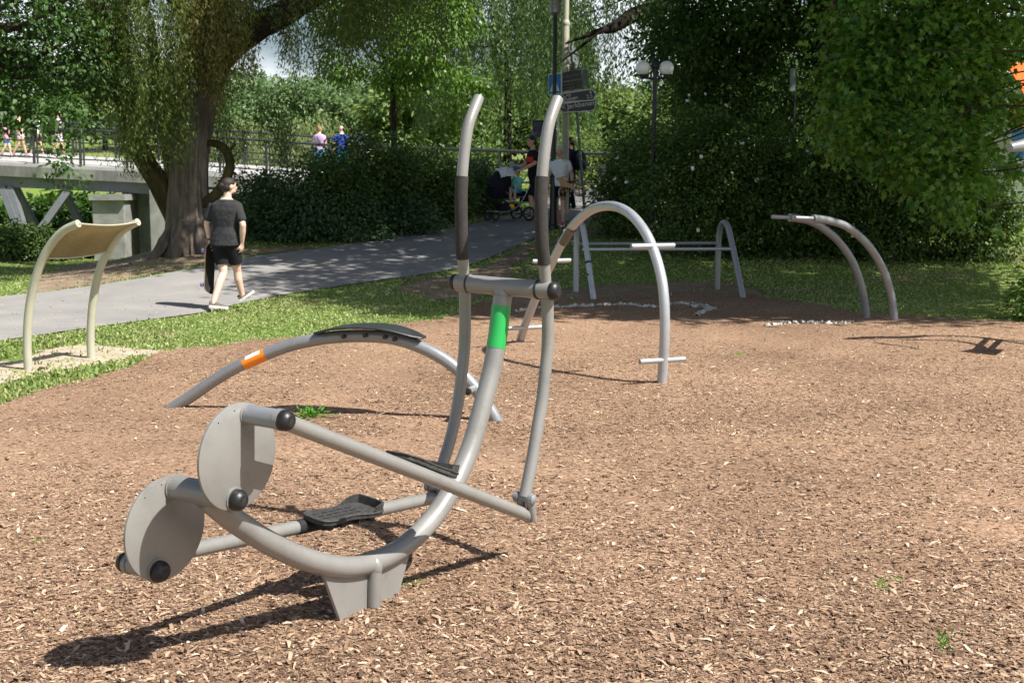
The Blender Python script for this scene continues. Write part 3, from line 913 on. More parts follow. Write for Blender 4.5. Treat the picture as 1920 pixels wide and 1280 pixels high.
# young tree behind the shrubs with bright hanging leaves
z = float(terr(-2.8, 30.5))
broad_tree('slim lime tree with bright hanging leaves rising behind the shrub bank', (-2.82, 30.5, z), 3.6, .075,
    [(P3(790, 80, 29), (.95, 1.0, .85)), (P3(860, 150, 28.5), (.5, .6, .32)), (P3(700, 30, 30), (1.2, 1.2, .8)), (P3(640, 120, 30), (.6, .8, .4)), (P3(745, 140, 30), (.7, .9, .5)),
     (P3(840, 30, 29), (.7, .9, .6)), (P3(740, -60, 30), (1.6, 1.6, 1.0)), (P3(900, 165, 28.2), (.2, .3, .12)), (P3(850, 190, 28.2), (.28, .3, .1)), (P3(640, 20, 30), (.7, .8, .6))],
    16000, 'lf_lime', .24, .115, .062, limbs=22, per=24, shell=.3, name='lime_tree', droop=.9)

# pale willows beyond the fence
def willow(label, base, tr, h, spread, n, leafm, L, W, step=.09, gap=0, low=1.2, name='willow_tree', top_r=.8, limbs=()):
    base = np.array(base, float)
    t = thing(name, label, 'tree', base)
    mb = MB()
    top = base + [0, 0, h * .5]
    mb.tube([base - [0, 0, .3], base + [.05, 0, h * .22], top], [tr * 1.35, tr, tr * .8], 22, 8, rfun=furrow(int(h * 10), .09, 8))
    an = []; ln = []
    for _ in range(n):
        a = rng.uniform(0, 6.28); q = math.sqrt(rng.random())
        z = h * (1 - .5 * q * q) * rng.uniform(.72, 1.0)
        p = base + [spread * q * math.cos(a), spread * q * math.sin(a), z]
        an.append(p); ln.append(min(rng.uniform(.25, .7) * h * .7, max(.4, z - low + rng.normal(0, .4))))
    for i in range(14):
        p = an[rng.integers(len(an))]
        limb(mb, top - [0, 0, rng.uniform(0, .3) * h * .4], p, tr * .35, tr * .06)
    for pts, rr in limbs: mb.tube(pts, rr, 12, 8)
    mb.build('trunk', 'bark_black', t)
    V, k = strands(an, ln, step, L, W, .5, .1, 2)
    fast('crown', V, k, leafm, t)
    return t
willow('tall weeping willow with pale drooping curtain behind the black railing', (-.2, 48, 1.9), .13, 11, 3.4, 420, 'lf_wgreen', .2, .05, .085, low=1.4)
willow('weeping willow with long hanging twigs above the globe lamp', (4.4, 33.5, float(terr(4.4, 33.5))), .12, 11.5, 4.3, 520, 'lf_wgreen', .15, .036, .08, low=2.4,
       limbs=[([P3(1250, -10, 33), P3(1240, 12, 31), P3(1190, 28, 30), P3(1150, 52, 29.5), P3(1120, 60, 29.2), P3(1060, 82, 29)], [.2, .2, .18, .12, .07, .02]), ([P3(1125, 58, 29.2), P3(1080, 95, 29), P3(1040, 125, 29)], [.05, .03, .01])])
# dark trunked tree behind the hedge on the right
z = float(terr(6.0, 25.5))
t = broad_tree('tall dark trunked tree standing behind the hedge', (6.15, 25.5, z), 6.5, .26,
    [((5, 26.5, 5.2), (1.6, 1.4, 1.0)), ((8.4, 27, 6.4), (2.2, 2, 1.8)), ((7, 26, 4.8), (1.3, 1.2, .9)), ((4, 27, 4.6), (1.2, 1.2, .8)), (P3(1340, 150, 27), (.9, .9, .7)), (P3(1450, 190, 27), (1.0, .9, .6)), (P3(1280, 40, 27), (.8, .9, .5)), (P3(1420, 60, 27), (1.1, 1, .7))],
    30000, 'lf_dark', .36, .125, .072, limbs=20, per=40)
V, k, cs = crown_leaves([((6.2, 26, 8.2), (3.4, 3.0, 2.2)), ((3.6, 26.5, 6.9), (1.9, 1.8, 1.2)), ((3.4, 21, 9.6), (3, 3, 1.4)), ((1.0, 19.6, 10.2), (2.4, 2.4, 1.2)), ((5.8, 21.5, 9), (3, 3, 1.5)),
    ((-.6, 23, 10.6), (2.2, 2.4, 1.2)), ((.8, 22.4, 9.6), (2.6, 2.4, 1.3)), ((2.6, 24, 9), (2.4, 2.2, 1.4)), ((-.4, 21.6, 9.9), (2.0, 1.8, 1.1))], 46000, .42, .19, .12, 'broad', 38, .3)
fast('upper_crown', V, k, 'lf_dark', t)
mb = MB()
for i in rng.choice(len(cs), 26, replace=False): limb(mb, (6.15, 25.5, z + rng.uniform(5, 6.4)), cs[i], .11, .015)
mb.build('limb', 'bark_dark', t)

# maple reaching in from the right
def maple():
    b = np.array([9.8, 17.6, 0.0])
    blobs = [((9.6, 18, 9.6), (4.6, 4.6, 3.2)), ((8.6, 17.4, 7), (3.8, 3.8, 2.4)), ((6.6, 16.6, 6.6), (2.0, 2.2, 1.5)), ((4.9, 15.8, 8.4), (2.4, 2.2, 1.6)), ((3.9, 16.9, 9.6), (2.0, 1.8, 1.2)), ((6.5, 14.3, 8.6), (2.5, 1.8, 1.4)), ((9.6, 14, 8.6), (2.6, 1.8, 1.6)), ((5.0, 14.5, 9.2), (1.5, 1.4, 1.1)),
             (P3(1650, 130, 17), (.72, .9, .6)), (P3(1610, 230, 16.8), (.5, .6, .42)), (P3(1720, 260, 16.6), (.6, .8, .42)), (P3(1760, 110, 17), (.8, 1.0, .7)), (P3(1775, 340, 16.5), (.42, .6, .34)),
             (P3(1820, 290, 16.8), (.3, .6, .45)), (P3(1830, 170, 17.2), (.3, .7, .5)), (P3(1690, 310, 16.6), (.28, .4, .2)), (P3(1850, 40, 17), (.7, 1.0, .5)), (P3(1580, 150, 17), (.3, .4, .3)), (P3(1690, 20, 17), (1.0, 1.1, .7)), (P3(1800, 395, 16.4), (.2, .3, .12)), (P3(1900, 205, 17.6), (.13, .35, .3)), (P3(1905, 300, 17.4), (.12, .3, .16))]
    t = broad_tree('maple with large lobed leaves hanging in from the right over the lawn', b, 4.5, .24, blobs[8:], 17000, 'lf_maple', .25, .092, .088, 'lobed', limbs=24, limb_r=.3, per=24, shell=.3, name='maple_tree', lean=(-.3, -.1), droop=.5)
    V, k, cs = crown_leaves(blobs[:8], 47000, .42, .165, .155, 'lobed', 36, .25, .4)
    fast('upper_crown', V, k, 'lf_maple', t)
    mb = MB()
    for i in [q_ for q_ in rng.choice(len(cs), 40, replace=False) if cs[q_][2] > 7]: limb(mb, b + [-.3, -.1, rng.uniform(4.3, 4.5)], cs[i], .09, .015)
    mb.build('limb', 'bark_dark', t)
maple()

# far trees beyond the bridge and the water
far = [   # label, kind, pixel column, depth, pixel row of the top, radius, leaves
    ('bright rounded willow beyond the bridge behind the two strolling men', 'w', 600, 62, 196, 3.4, 'lf_farw'),
    ('small light willow beyond the bridge between trunk and strolling men', 'w', 450, 66, 215, 3.0, 'lf_farw'),
    ('green tree on the far bank right of the willow trunk', 'b', 515, 92, 138, 3.4, 'lf_far'),
    ('dark rounded tree on the far bank under the sky gap', 'b', 440, 95, 120, 3.2, 'lf_far'),
    ('high tree on the far bank in the middle distance', 'b', 640, 95, 120, 4.6, 'lf_far'),
    ('light green tree beyond the railing left of the tall grip', 'b', 790, 56, 150, 3.0, 'lf_bright'),
    ('broad light green tree beyond the railing behind the pram', 'b', 930, 60, 110, 3.6, 'lf_bright'),
    ('bright tree beyond the railing behind the sign poles', 'b', 1110, 58, 130, 3.4, 'lf_bright'),
    ('light tree beyond the hedge under the globe lamp', 'b', 1240, 56, 140, 3.2, 'lf_bright'),
    ('grey green tree on the far bank at the left edge', 'b', 50, 75, 60, 4.4, 'lf_far'),
    ('far bank tree behind the left bridge walkers', 'b', 190, 80, 90, 4.4, 'lf_far'),
    ('far bank tree seen behind the main willow trunk', 'b', 330, 85, 90, 4.4, 'lf_far'),
    ('tall far tree behind the slim lime tree', 'b', 760, 96, 70, 4.6, 'lf_far'),
    ('far tree filling the gap right of the globe lamp', 'b', 1390, 62, 90, 4.2, 'lf_far'),
    ('far tree behind the dark hedge on the right', 'b', 1580, 66, 20, 5, 'lf_far'),
    ('far tree behind the maple at the right edge', 'b', 1800, 60, 20, 4.4, 'lf_far'),
    ('bushy tree on the bank below the left bridge span', 'b', 130, 56, 375, 2.4, 'lf_bright'),
    ('low round bush on the bank under the bridge strut', 'b', 30, 58, 385, 2.2, 'lf_far'),
    ('far bank tree left of the picture behind the bridge', 'b', -180, 70, 70, 4.6, 'lf_far'),
    ('tall far bank tree outside the left picture edge', 'b', -420, 66, 40, 5.0, 'lf_far'),
    ('dark bush on the bank behind the first bridge strut', 'b', 65, 51, 364, 2.4, 'lf_dark'),
    ('dark bush on the bank behind the abutment corner', 'b', 165, 51, 364, 2.2, 'lf_dark'),
    ('dark bush on the bank at the left picture edge', 'b', -20, 51, 366, 2.4, 'lf_dark'),
]
for lab, kd, px, D, ytop, r, lm in far:
    p = P3(px, ytop, D); g0 = float(terr(p[0], p[1]))
    b = np.array([p[0], p[1], min(g0, p[2] - 2.2)]); h = p[2] - b[2]
    if kd == 'w':
        willow(lab, b, .16, h, r, 380, lm, .26, .07, .13, low=.4)
    else:
        blobs = []
        for _ in range(10):
            a = rng.uniform(0, 6.28); q = rng.uniform(.2, .72) * r
            blobs.append(((b[0] + q * math.cos(a), b[1] + q * math.sin(a), b[2] + h * rng.uniform(.25, .82)), (r * .45, r * .45, h * .17)))
        blobs.append(((b[0], b[1], b[2] + h * .48), (r * .72, r * .72, h * .4)))
        broad_tree(lab, b, h * .45, .15, blobs, 9000, lm, .5, .27, .17, limbs=8, per=36)
def woods():
    """the wooded far bank: one mass nobody could count"""
    blobs = []
    for i in range(120):
        x = rng.uniform(-75, 75); y = rng.uniform(105, 150)
        blobs.append(((x, y, float(terr(x, y)) + rng.uniform(.5, 3.2)), (rng.uniform(3, 5), rng.uniform(3, 5), rng.uniform(2, 3))))
    V, k, cs = crown_leaves(blobs, 60000, 1.1, .55, .38, 'broad', 40, .5)
    o = fast('far_woods', V, k, 'lf_far')
    tag(o, 'wooded far bank rising behind the bridge', 'woods', kind='stuff')
woods()

# ------------------------------------------------------------ shrub banks
for lab, px, py, rx, ry, h, n, lm in [
    ('dark shrub at the left end of the bank beside the path', 530, 462, 1.1, .9, 1.35, 9000, 'lf_shrub_b'),
    ('leafy dark shrub of the bank right of the skateboarder', 610, 452, 1.1, 1.0, 1.75, 11000, 'lf_shrub'),
    ('tall dark shrub in the middle of the bank below the lectern', 700, 440, 1.2, 1.1, 2.0, 13000, 'lf_shrub'),
    ('spreading blue green shrub in front of the bank at the path edge', 640, 458, 1.0, .7, .95, 7000, 'lf_shrub_b'),
    ('rounded shrub of the bank left of the pram', 800, 424, 1.15, 1.0, 1.75, 12000, 'lf_shrub'),
    ('lighter shrub behind the pram below the railing', 890, 408, .95, .9, 1.35, 8000, 'lf_shrub_b'),
    ('low blue green shrub at the path edge below the lime tree', 745, 443, .85, .6, .8, 6000, 'lf_shrub_b'),
    ('light green bush behind the skateboarder beside the bridge abutment', 455, 432, .55, .6, 1.1, 3000, 'lf_lime'),
    ('low dark bush at the left edge beyond the path', 20, 492, 1.3, .8, .9, 7000, 'lf_shrub'),
    ('dark bush under the bridge strut left of the canopy', 120, 470, 1.2, .8, .85, 6000, 'lf_shrub'),
    ('small green bush by the abutment wall left of the willow', 245, 455, .9, .6, .6, 3500, 'lf_lime'),
    ('low bush behind the railing left of the pram man', 915, 345, 1.6, 1.0, 1.7, 5000, 'lf_shrub'),
    ('bush behind the railing between lamp post and hedge', 1090, 345, 1.5, 1.0, 1.9, 5000, 'lf_bright'),
    ('bush beyond the railing behind the loose rose bush', 1180, 345, 1.6, 1.0, 2.2, 5000, 'lf_shrub'),
    ('bush beyond the railing under the globe lamp', 1270, 345, 1.6, 1.0, 2.4, 5000, 'lf_shrub')]:
    g = G(px, py); shrub(lab, (g[0], g[1] + ry * .8), (rx, ry), h, n, lm, .085, .05)
for lab, px, py, rx, ry, h, n, lm, fl in [
    ('loose dark rose bush at the left end of the hedge by the path', 1195, 455, .95, .9, 2.5, 12000, 'lf_shrub', 8),
    ('flowering rose bush with white blossoms behind the low bars', 1300, 490, 1.25, 1.0, 2.8, 16000, 'lf_shrub', 20),
    ('rose bush with a few white blossoms between the bar arches', 1410, 492, 1.2, 1.0, 2.9, 16000, 'lf_shrub', 8),
    ('dark green hedge shrub behind the parallel bars', 1535, 494, 1.2, 1.0, 2.9, 15000, 'lf_shrub', 0),
    ('dense dark hedge shrub under the maple sprays', 1660, 496, 1.2, 1.0, 2.4, 15000, 'lf_shrub', 0),
    ('shadowed hedge shrub right of the parallel bars', 1775, 498, 1.1, 1.0, 2.2, 14000, 'lf_shrub', 0),
    ('hedge shrub at the right end of the hedge below the banner', 1870, 500, .8, .9, 1.5, 9000, 'lf_shrub', 0),
    ('tall dark thicket shrub behind the rose bushes', 1360, 440, 1.7, 1.2, 4.3, 18000, 'lf_shrub', 10),
    ('thicket shrub behind the hedge below the dark tree', 1600, 450, 1.8, 1.2, 4.4, 18000, 'lf_shrub', 0)]:
    g = G(px, py); shrub(lab, (g[0], g[1] + ry * .8), (rx, ry), h, n, lm, .075, .045, fl)
g = G(1925, 605)
shrub('bright leafy bush on the lawn at the right edge', (g[0] + .35, g[1] + .2), (.42, .4), .95, 2600, 'lf_lime', .075, .045)

def weed(label, px, py, n, r, L):
    g = G(px, py); z = float(chip_z(g[0], g[1]))
    p = np.stack([g[0] + rng.normal(0, r, n), g[1] + rng.normal(0, r, n), z + np.abs(rng.normal(.02, .02, n))], 1)
    d = runit(n) * .5 + (p - np.array([g[0], g[1], z])) / r * .6 + [0, 0, .35]
    V, k = leaf_verts(p, d, runit(n) * .5 + [0, 0, 1.], L * rng.uniform(.6, 1.2, n), L * .5 * rng.uniform(.7, 1.2, n), 'broad')
    t = thing('weed', label, 'weed', (g[0], g[1], z))
    mb = MB()
    for i in range(0, n, 5): mb.tube([(g[0], g[1], z - .01), p[i]], [.002, .001], 5)
    mb.build('stem', 'lf_weed', t)
    fast('leaves', V, k, 'lf_weed', t)
weed('bright green weed growing in the chips behind the cross trainer', 580, 785, 130, .055, .04)
weed('tiny weed sprouting in the foreground chips at the lower right', 1770, 1222, 26, .02, .025)
# ------------------------------------------------------------ bridge and railings
def bridge():
    # near deck edge climbs to the left; the deck also tips up with the land behind
    E0 = P3(-260, 291, 44.5); E1 = P3(0, 304, 44); E2 = P3(330, 320, 44); E3 = P3(640, 341, 44)
    edge = [P3(-1500, 262, 46), P3(-800, 275, 45.2), E0, E1, E2, E3]
    t = thing('footbridge', 'grey footbridge with dark railings and slanted steel struts at the left', 'bridge', E2)
    back = np.array([0, 4.2, .36])
    def band(name, m, y_in, y_out, z0, z1):
        mb = MB()
        rs = []
        for p in edge:
            p = np.array(p)
            rs.append(np.array([p + back * y_in + [0, 0, z1], p + back * y_out + [0, 0, z1], p + back * y_out + [0, 0, z0], p + back * y_in + [0, 0, z0]]))
        mb.rings(rs)
        return mb.build(name, m, t, smooth=False)
    band('deck', 'deck', .0, 1.0, -.1, 0)
    band('edge_beam', 'concrete_dark', -.03, .06, -.46, -.103)
    band('girder', 'girder', .04, .10, -.86, -.463)
    band('girder', 'girder', .82, .9, -.86, -.103)
    # struts
    for (x0, y0, x1, y1, dd) in ((20, 352, 52, 440, 0), (5, 350, 46, 444, .0), (130, 356, 60, 440, 0), (-90, 346, -40, 445, 0), (28, 350, 82, 440, 2.6), (120, 356, 165, 440, 2.6)):
        a = P3(x0, y0, 44.3 + dd); b = P3(x1, y1 + 14, 44.3 + dd)
        mb = MB(); d = nrm(b - a); s = nrm(np.cross(d, [0, 1, 0]))
        mb.box((a + b) / 2, (np.linalg.norm(b - a) / 2, .12, .14), [d, s, np.cross(d, s)])
        mb.build('strut', 'girder', t, smooth=False, bevel=.01)
    # abutment with a recess
    def wall(px0, px1, py, yb, d0, th):
        a = P3(px0, py, d0); b = P3(px1, py, d0); z0 = -1.8
        mb = MB(); zt = a[2]
        mb.box(((a[0] + b[0]) / 2, a[1] + th / 2, (zt + z0) / 2), (abs(b[0] - a[0]) / 2, th / 2, (zt - z0) / 2))
        return mb
    wall(172, 232, 375, 0, 43.6, 2.0).build('abutment', 'concrete', t, smooth=False, bevel=.02)
    wall(228, 282, 352, 0, 45.2, 2.0).build('abutment', 'concrete', t, smooth=False, bevel=.02)
    wall(279, 520, 356, 0, 43.75, 3.0).build('abutment', 'concrete', t, smooth=False, bevel=.02)
    wall(165, 236, 366, 0, 43.5, .3)
    mb = MB(); a = P3(202, 370, 43.5); mb.box((a[0], a[1] + .6, a[2]), (.62, .7, .1)); mb.build('bearing_shelf', 'concrete', t, smooth=False)
    # railings
    xs = [p[0] for p in edge]; zs = [p[2] for p in edge]; ys = [p[1] for p in edge]
    def at(x, k): return np.array([x, np.interp(x, xs, ys), np.interp(x, xs, zs)]) + back * k
    for k, nm in ((.02, 'near_railing'), (.97, 'far_railing')):
        X = np.arange(xs[0] + .3, xs[-1], 1.6)
        for h, rr in ((1.22, .045), (.78, .022), (.22, .022)):
            mb = MB(); mb.tube([at(x, k) + [0, 0, h] for x in np.linspace(xs[0], xs[-1], 30)], rr, 8); mb.build('rail', 'railing', t)
        for x in X:
            p = at(x, k); mb = MB()
            mb.box(p + [0, 0, .5], (.035, .05, .72)); mb.box(p + [.12, 0, .5], (.02, .04, .72)); mb.box(p + [.06, 0, 1.0], (.05, .03, .03))
            mb.build('railing_post', 'railing', t, smooth=False)
        mb = MB()
        for x in np.arange(xs[0], xs[-1] - .4, .4):   # row of arcs between the lower rails
            mb.tube([at(x + .4 * u, k) + [0, 0, .22 + .3 * math.sin(math.pi * u)] for u in np.linspace(0, 1, 8)], .009, 5)
        mb.build('railing_arcs', 'railing', t)
bridge()
def fence():
    a = P3(655, 342, 43.6); pts = [a, P3(760, 346, 42.5), P3(880, 352, 41), P3(1000, 358, 40), P3(1180, 362, 39.5), P3(1330, 362, 39.5)]
    t = thing('metal_fence', 'dark metal railing running behind the shrubs and the pram', 'fence', pts[2])
    C = crom(pts, 14)
    for h, rr in ((1.2, .055), (.75, .03), (.25, .03)):
        mb = MB(); mb.tube([p + [0, 0, h] for p in C], rr, 8); mb.build('rail', 'railing', t)
    for i in range(0, len(C), 7):
        mb = MB(); mb.box(C[i] + [0, 0, .45], (.06, .06, .78)); mb.build('railing_post', 'railing', t, smooth=False, bevel=.01)
    for i in range(3, len(C), 7):
        mb = MB(); mb.box(C[i] + [0, 0, .65], (.1, .03, .25)); mb.build('railing_panel', 'railing', t, smooth=False)
fence()

# ------------------------------------------------------------ cross trainer
def cross_trainer():
    B = G(672, 1147); phi = R(31.5)
    n = nrm([math.cos(phi), -math.sin(phi), -.03]); e1 = np.array([math.sin(phi), math.cos(phi), 0])
    e3 = np.cross(n, e1); e3 = e3 if e3[2] > 0 else -e3
    W = lambda a, l, h: B + e1 * a + n * l + e3 * h
    t = thing('cross_trainer', 'grey steel outdoor cross trainer with two round discs in the foreground', 'exercise machine', B)
    main = [(1.073, 1.268), (1.047, 1.115), (.999, .918), (.915, .728), (.801, .52), (.622, .338), (.399, .226), (.165, .188), (-.08, .214), (-.31, .301), (-.522, .418), (-.719, .555), (-.858, .672)]
    pts = crom([W(a, 0, h) for a, h in main], 9)
    mb = MB(); mb.tube(pts, .0445, 32); mb.build('frame_tube', 'grey', t, angle=50)
    # green sticker
    seg = [W(a, 0, h) for a, h in [(1.057, 1.183), (1.049, 1.13), (1.036, 1.06), (1.018, .985)]]
    mb = MB(); mb.tube(seg, .0455, 32, 6, caps=False); mb.build('green_band', 'green', t)
    mb = MB(); mb.tube([W(1.055, 0, 1.175), W(1.044, 0, 1.12)], .0449, 32, 1, caps=False)
    # foot: pointed plate and upright
    foot = [(-.235, .232), (-.12, .185), (.16, .165), (.36, .20), (.255, -.03), (.12, -.12), (-.06, -.12), (-.125, .0)]
    mb = MB(); mb.prism([W(a, -.008, h) for a, h in foot], n * .016); mb.build('foot_plate', 'grey', t, smooth=False, bevel=.002)
    mb = MB(); mb.tube([W(.075, .022, -.12), W(.075, .022, .10), W(.078, .024, .175)], .029, 22); mb.ball(W(.078, .026, .178), (.03, .03, .045)); mb.build('foot_post', 'grey', t)
    # cross bar
    a0, h0 = 1.073, 1.271
    mb = MB(); mb.tube([W(a0, -.187, h0), W(a0, .187, h0)], .0425, 32); mb.build('cross_bar', 'grey', t, angle=50)
    for s in (-1, 1):
        mb = MB(); mb.lathe(W(a0, s * .186, h0), n * s, [(0, .046), (.009, .046)], 32); mb.build('bearing_ring', 'rubber', t)
        mb = MB(); mb.lathe(W(a0, s * .195, h0), n * s, [(0, .041), (.064, .041)], 32); mb.build('pivot_hub', 'grey', t, angle=50)
    def cap(l, a, h, s, r=.043, parent=None):
        mb = MB(); mb.lathe(W(a, l, h), n * s, [(0, r * .95), (.003, r), (.018, r), (.03, r * .86), (.038, r * .62), (.0405, r * .5), (.0395, r * .4), (.0395, .0)], 32)
        # embossed ring and leaf mark
        for k in range(3):
            q = W(a, l, h) + n * s * .039 + e3 * (k - 1) * .006
            mb.tube([q - e1 * .008, q + e1 * .008 + e3 * .006], .0015, 6)
        return mb.build('end_cap', 'black', parent or t, angle=50)
    cap(.2595, a0, h0, 1); cap(-.2595, a0, h0, -1, .041)
    # levers
    up = {1: [(1.088, 1.24), (1.062, 1.379), (1.036, 1.475), (1.022, 1.575), (1.012, 1.69), (1.018, 1.803), (1.037, 1.92), (1.068, 2.03), (1.137, 2.14)],
          -1: [(1.083, 1.24), (1.069, 1.35), (1.053, 1.45), (1.044, 1.554), (1.037, 1.68), (1.044, 1.791), (1.062, 1.915), (1.094, 2.029), (1.172, 2.148)]}
    dn = {1: [(1.094, 1.262), (1.107, 1.129), (1.112, 1.0), (1.096, .879), (1.075, .755), (1.041, .635), (1.006, .51), (.967, .396), (.94, .322)],
          -1: [(1.083, 1.262), (1.093, 1.091), (1.092, .96), (1.074, .833), (1.047, .70), (1.009, .581), (.968, .49), (.924, .413), (.868, .309)]}
    for s in (1, -1):
        l = s * .225
        C = crom([W(a, l, h) for a, h in up[s]], 8)
        mb = MB(); mb.tube(C, .0265, 24)
        L = mb.build('lever', 'grey', t)
        D = crom([W(a, l, h) for a, h in dn[s]], 8)
        mb = MB(); mb.tube(D, .0285, 24); mb.build('lower_arm', 'grey', L)
        # grip sleeve
        hh = np.array([np.dot(p - B, e3) for p in C])
        lo, hi = (1.385, 1.79)
        idx = np.where((hh > lo) & (hh < hi))[0]
        mb = MB(); mb.tube(C[idx], .0305, 24); mb.build('grip', 'grip', L, angle=50)
        d = nrm(C[-1] - C[-2])
        mb = MB(); mb.lathe(C[-1] - d * .002, d, [(0, .0265), (.004, .0265), (.008, .02), (.009, .001)], 20); mb.build('tip_cap', 'darksteel', L)
    # crank: axle, discs, pins
    ax = (-.858, .683)
    mb = MB(); mb.tube([W(ax[0], -.15, ax[1]), W(ax[0], .125, ax[1])], .0445, 32); mb.build('axle_tube', 'grey', t, angle=50)
    DC = {1: ((-.84, .831), .131, (-.797, .972)), -1: ((-.9, .541), -.158, (-.949, .401))}
    for s in (1, -1):
        (a, h), l, pin = DC[s]
        mb = MB(); mb.lathe(W(a, l - .006, h), n, [(0, .184), (.0015, .1865), (.0105, .1865), (.012, .184)], 72)
        d = mb.build('crank_disc', 'grey', t, angle=40)
        far = s * .296
        mb = MB(); mb.tube([W(pin[0], l, pin[1]), W(pin[0], far - s * .02, pin[1])], .0345, 28); mb.build('pin_tube', 'grey_mid', d, angle=50)
        mb = MB(); mb.lathe(W(pin[0], far - s * .02, pin[1]), n * s, [(0, .0375), (.02, .0375)], 28); mb.build('pin_collar', 'grey', d, angle=50)
        cap(far, pin[0], pin[1], s, .0365, d)
        # bolt cap on the face that looks right
        if s > 0:
            mb = MB(); mb.lathe(W(ax[0] - .004, l + .005, ax[1] + .003), n, [(0, .0425), (.007, .0425)], 28); mb.build('washer', 'grey', d)
            cap(l + .01, ax[0] - .004, ax[1] + .003, 1, .0375, d)
        else:
            mb = MB(); mb.lathe(W(pin[0], l + .005, pin[1]), n, [(0, .045), (.008, .045)], 28); mb.build('washer', 'grey', d)
            cap(l + .012, pin[0], pin[1], 1, .0385, d)
        for k in range(3):
            q = W(a, l + .007, h) + (e1 * math.cos(1.2 + k * .5) + e3 * math.sin(1.2 + k * .5)) * .165
            mb = MB(); mb.ball(q, .0022, 8, 6); mb.build('screw', 'bark_moss', d)
    # connecting rods with pedals
    for s, A, E, pc in ((1, (-.789, .288, .968), (.958, .228, .232), .345), (-1, (-.949, -.288, .401), (.868, -.228, .262), .15)):
        p0, p1 = W(*A), W(*E)
        mb = MB(); mb.tube([p0, p1], .0295, 26)
        rod = mb.build('connecting_rod', 'grey', t, angle=50)
        d = nrm(p1 - p0)
        # fork joint at the lever foot
        j = W(*((.94, .225, .318) if s > 0 else (.866, -.225, .312)))
        mb = MB()
        mb.lathe(p1 - d * .004, d, [(0, .03), (.012, .033), (.03, .033), (.04, .022), (.042, .001)], 24)
        for q in (-1, 1):
            mb.tube([p1 + d * .018 + n * .026 * q - e3 * .015, j + n * .026 * q + e3 * .012], [.02, .022], 14)
        mb.build('fork', 'grey', rod)
        mb = MB(); mb.tube([j - n * .05, j + n * .05], .019, 20); mb.lathe(j + n * .03, n, [(0, .024), (.02, .024), (.028, .014), (.029, .001)], 20); mb.lathe(j - n * .03, -n, [(0, .024), (.02, .024), (.028, .014), (.029, .001)], 20)
        mb.build('joint_bolt', 'darksteel', rod)
        # pedal: sole shaped plate with a raised toe rim
        up_ = nrm(np.cross(n, d)); up_ = up_ if up_[2] > 0 else -up_
        if s < 0:
            up_ = nrm(up_ + n * .10)
        sd = nrm(np.cross(d, up_)); sd = sd if np.dot(sd, n) > 0 else -sd
        inn = -s
        c = W(pc, 0, 0); u = np.dot(c - p0, d) / 1.0
        base = p0 + d * np.dot(W(pc, A[1], A[2]) - p0, d)
        off = .05 if s < 0 else .082
        base = base + up_ * (.04 if s < 0 else .05) + sd * (off * inn)
        out = [(-.195, -.03), (-.185, -.058), (-.15, -.075), (-.09, -.072), (-.03, -.06), (.03, -.066), (.09, -.082), (.15, -.083), (.18, -.07), (.185, -.045),
               (.185, .045), (.18, .07), (.15, .083), (.09, .082), (.03, .066), (-.03, .06), (-.09, .072), (-.15, .075), (-.185, .058), (-.195, .03)]
        P = [base + d * a + sd * b for a, b in out]
        mb = MB(); mb.prism([q - up_ * .012 for q in P], up_ * .02)
        # ridge border
        ring = crom([q + up_ * .009 for q in P] + [P[0] + up_ * .009], 3)
        mb.tube(ring, .005, 6)
        ped = mb.build('pedal', 'pedal', rod, angle=30, bevel=.003)
        mb = MB()   # toe rim
        k = [P[i] for i in (7, 8, 9, 10, 11, 12)]
        k = [base + d * a + sd * b for a, b in [(.05, -.076), (.10, -.083), (.15, -.083), (.18, -.07), (.186, -.03), (.186, .03), (.18, .07), (.15, .083), (.12, .083)]]
        hts = [.006, .03, .042, .046, .046, .046, .046, .044, .034]
        inner = [q + (base + d * .06 - q) * .07 for q in k]
        rs = [np.array([a_, a_ + up_ * h_, b_ + up_ * h_ * .98, b_]) for a_, b_, h_ in zip(k, inner, hts)]
        mb.rings(rs); mb.build('toe_rim', 'pedal', rod, angle=30)
        mb = MB()
        for r_ in range(5):
            for c_ in range(3):
                q = base + d * (-.14 + r_ * .05) + sd * (c_ - 1) * .03 + up_ * .009
                mb.box(q, (.017, .0035, .0015), [d, sd, up_])
        mb.build('tread', 'rubber', rod, smooth=False)
        mb = MB(); cc = base - sd * (off * inn) - up_ * .04
        if s < 0: mb.tube([cc - d * .235, cc - d * .10], .032, 22)
        mb.box(base - up_ * .028 + d * .0, (.16, .035, .014), [d, sd, up_])
        for q in (-.14, -.06, .05, .13):
            mb.box(base - up_ * .024 + d * q + sd * .02 * inn, (.014, .04, .012), [d, sd, up_])
        mb.build('clamp', 'rubber', rod, angle=35)
    # weld beads where tubes meet
    def bead(c, ax_, r, rr=.0035):
        u = nrm(np.cross(ax_, e3 if abs(np.dot(ax_, e3)) < .9 else e1)); v = np.cross(ax_, u)
        q = [c + (u * math.cos(a) + v * math.sin(a)) * (r + .0012 * math.sin(a * 23)) for a in np.linspace(0, 2 * math.pi, 49)]
        mb = MB(); mb.tube(q, rr, 6); mb.build('weld_bead', 'grey', t)
    for s in (1, -1):
        (a, h), l, pin = DC[s]; bead(W(pin[0], l + s * .008, pin[1]), n, .0355)
        bead(W(a0, s * .187, h0), n, .0435, .002)
    bead(W(ax[0], -.147, ax[1]), n, .046); bead(W(ax[0], .12, ax[1]), n, .046)
    bead(W(1.066, 0, 1.228), nrm(W(1.073, 0, 1.268) - W(1.047, 0, 1.115)), .0455)
    return t
cross_trainer()

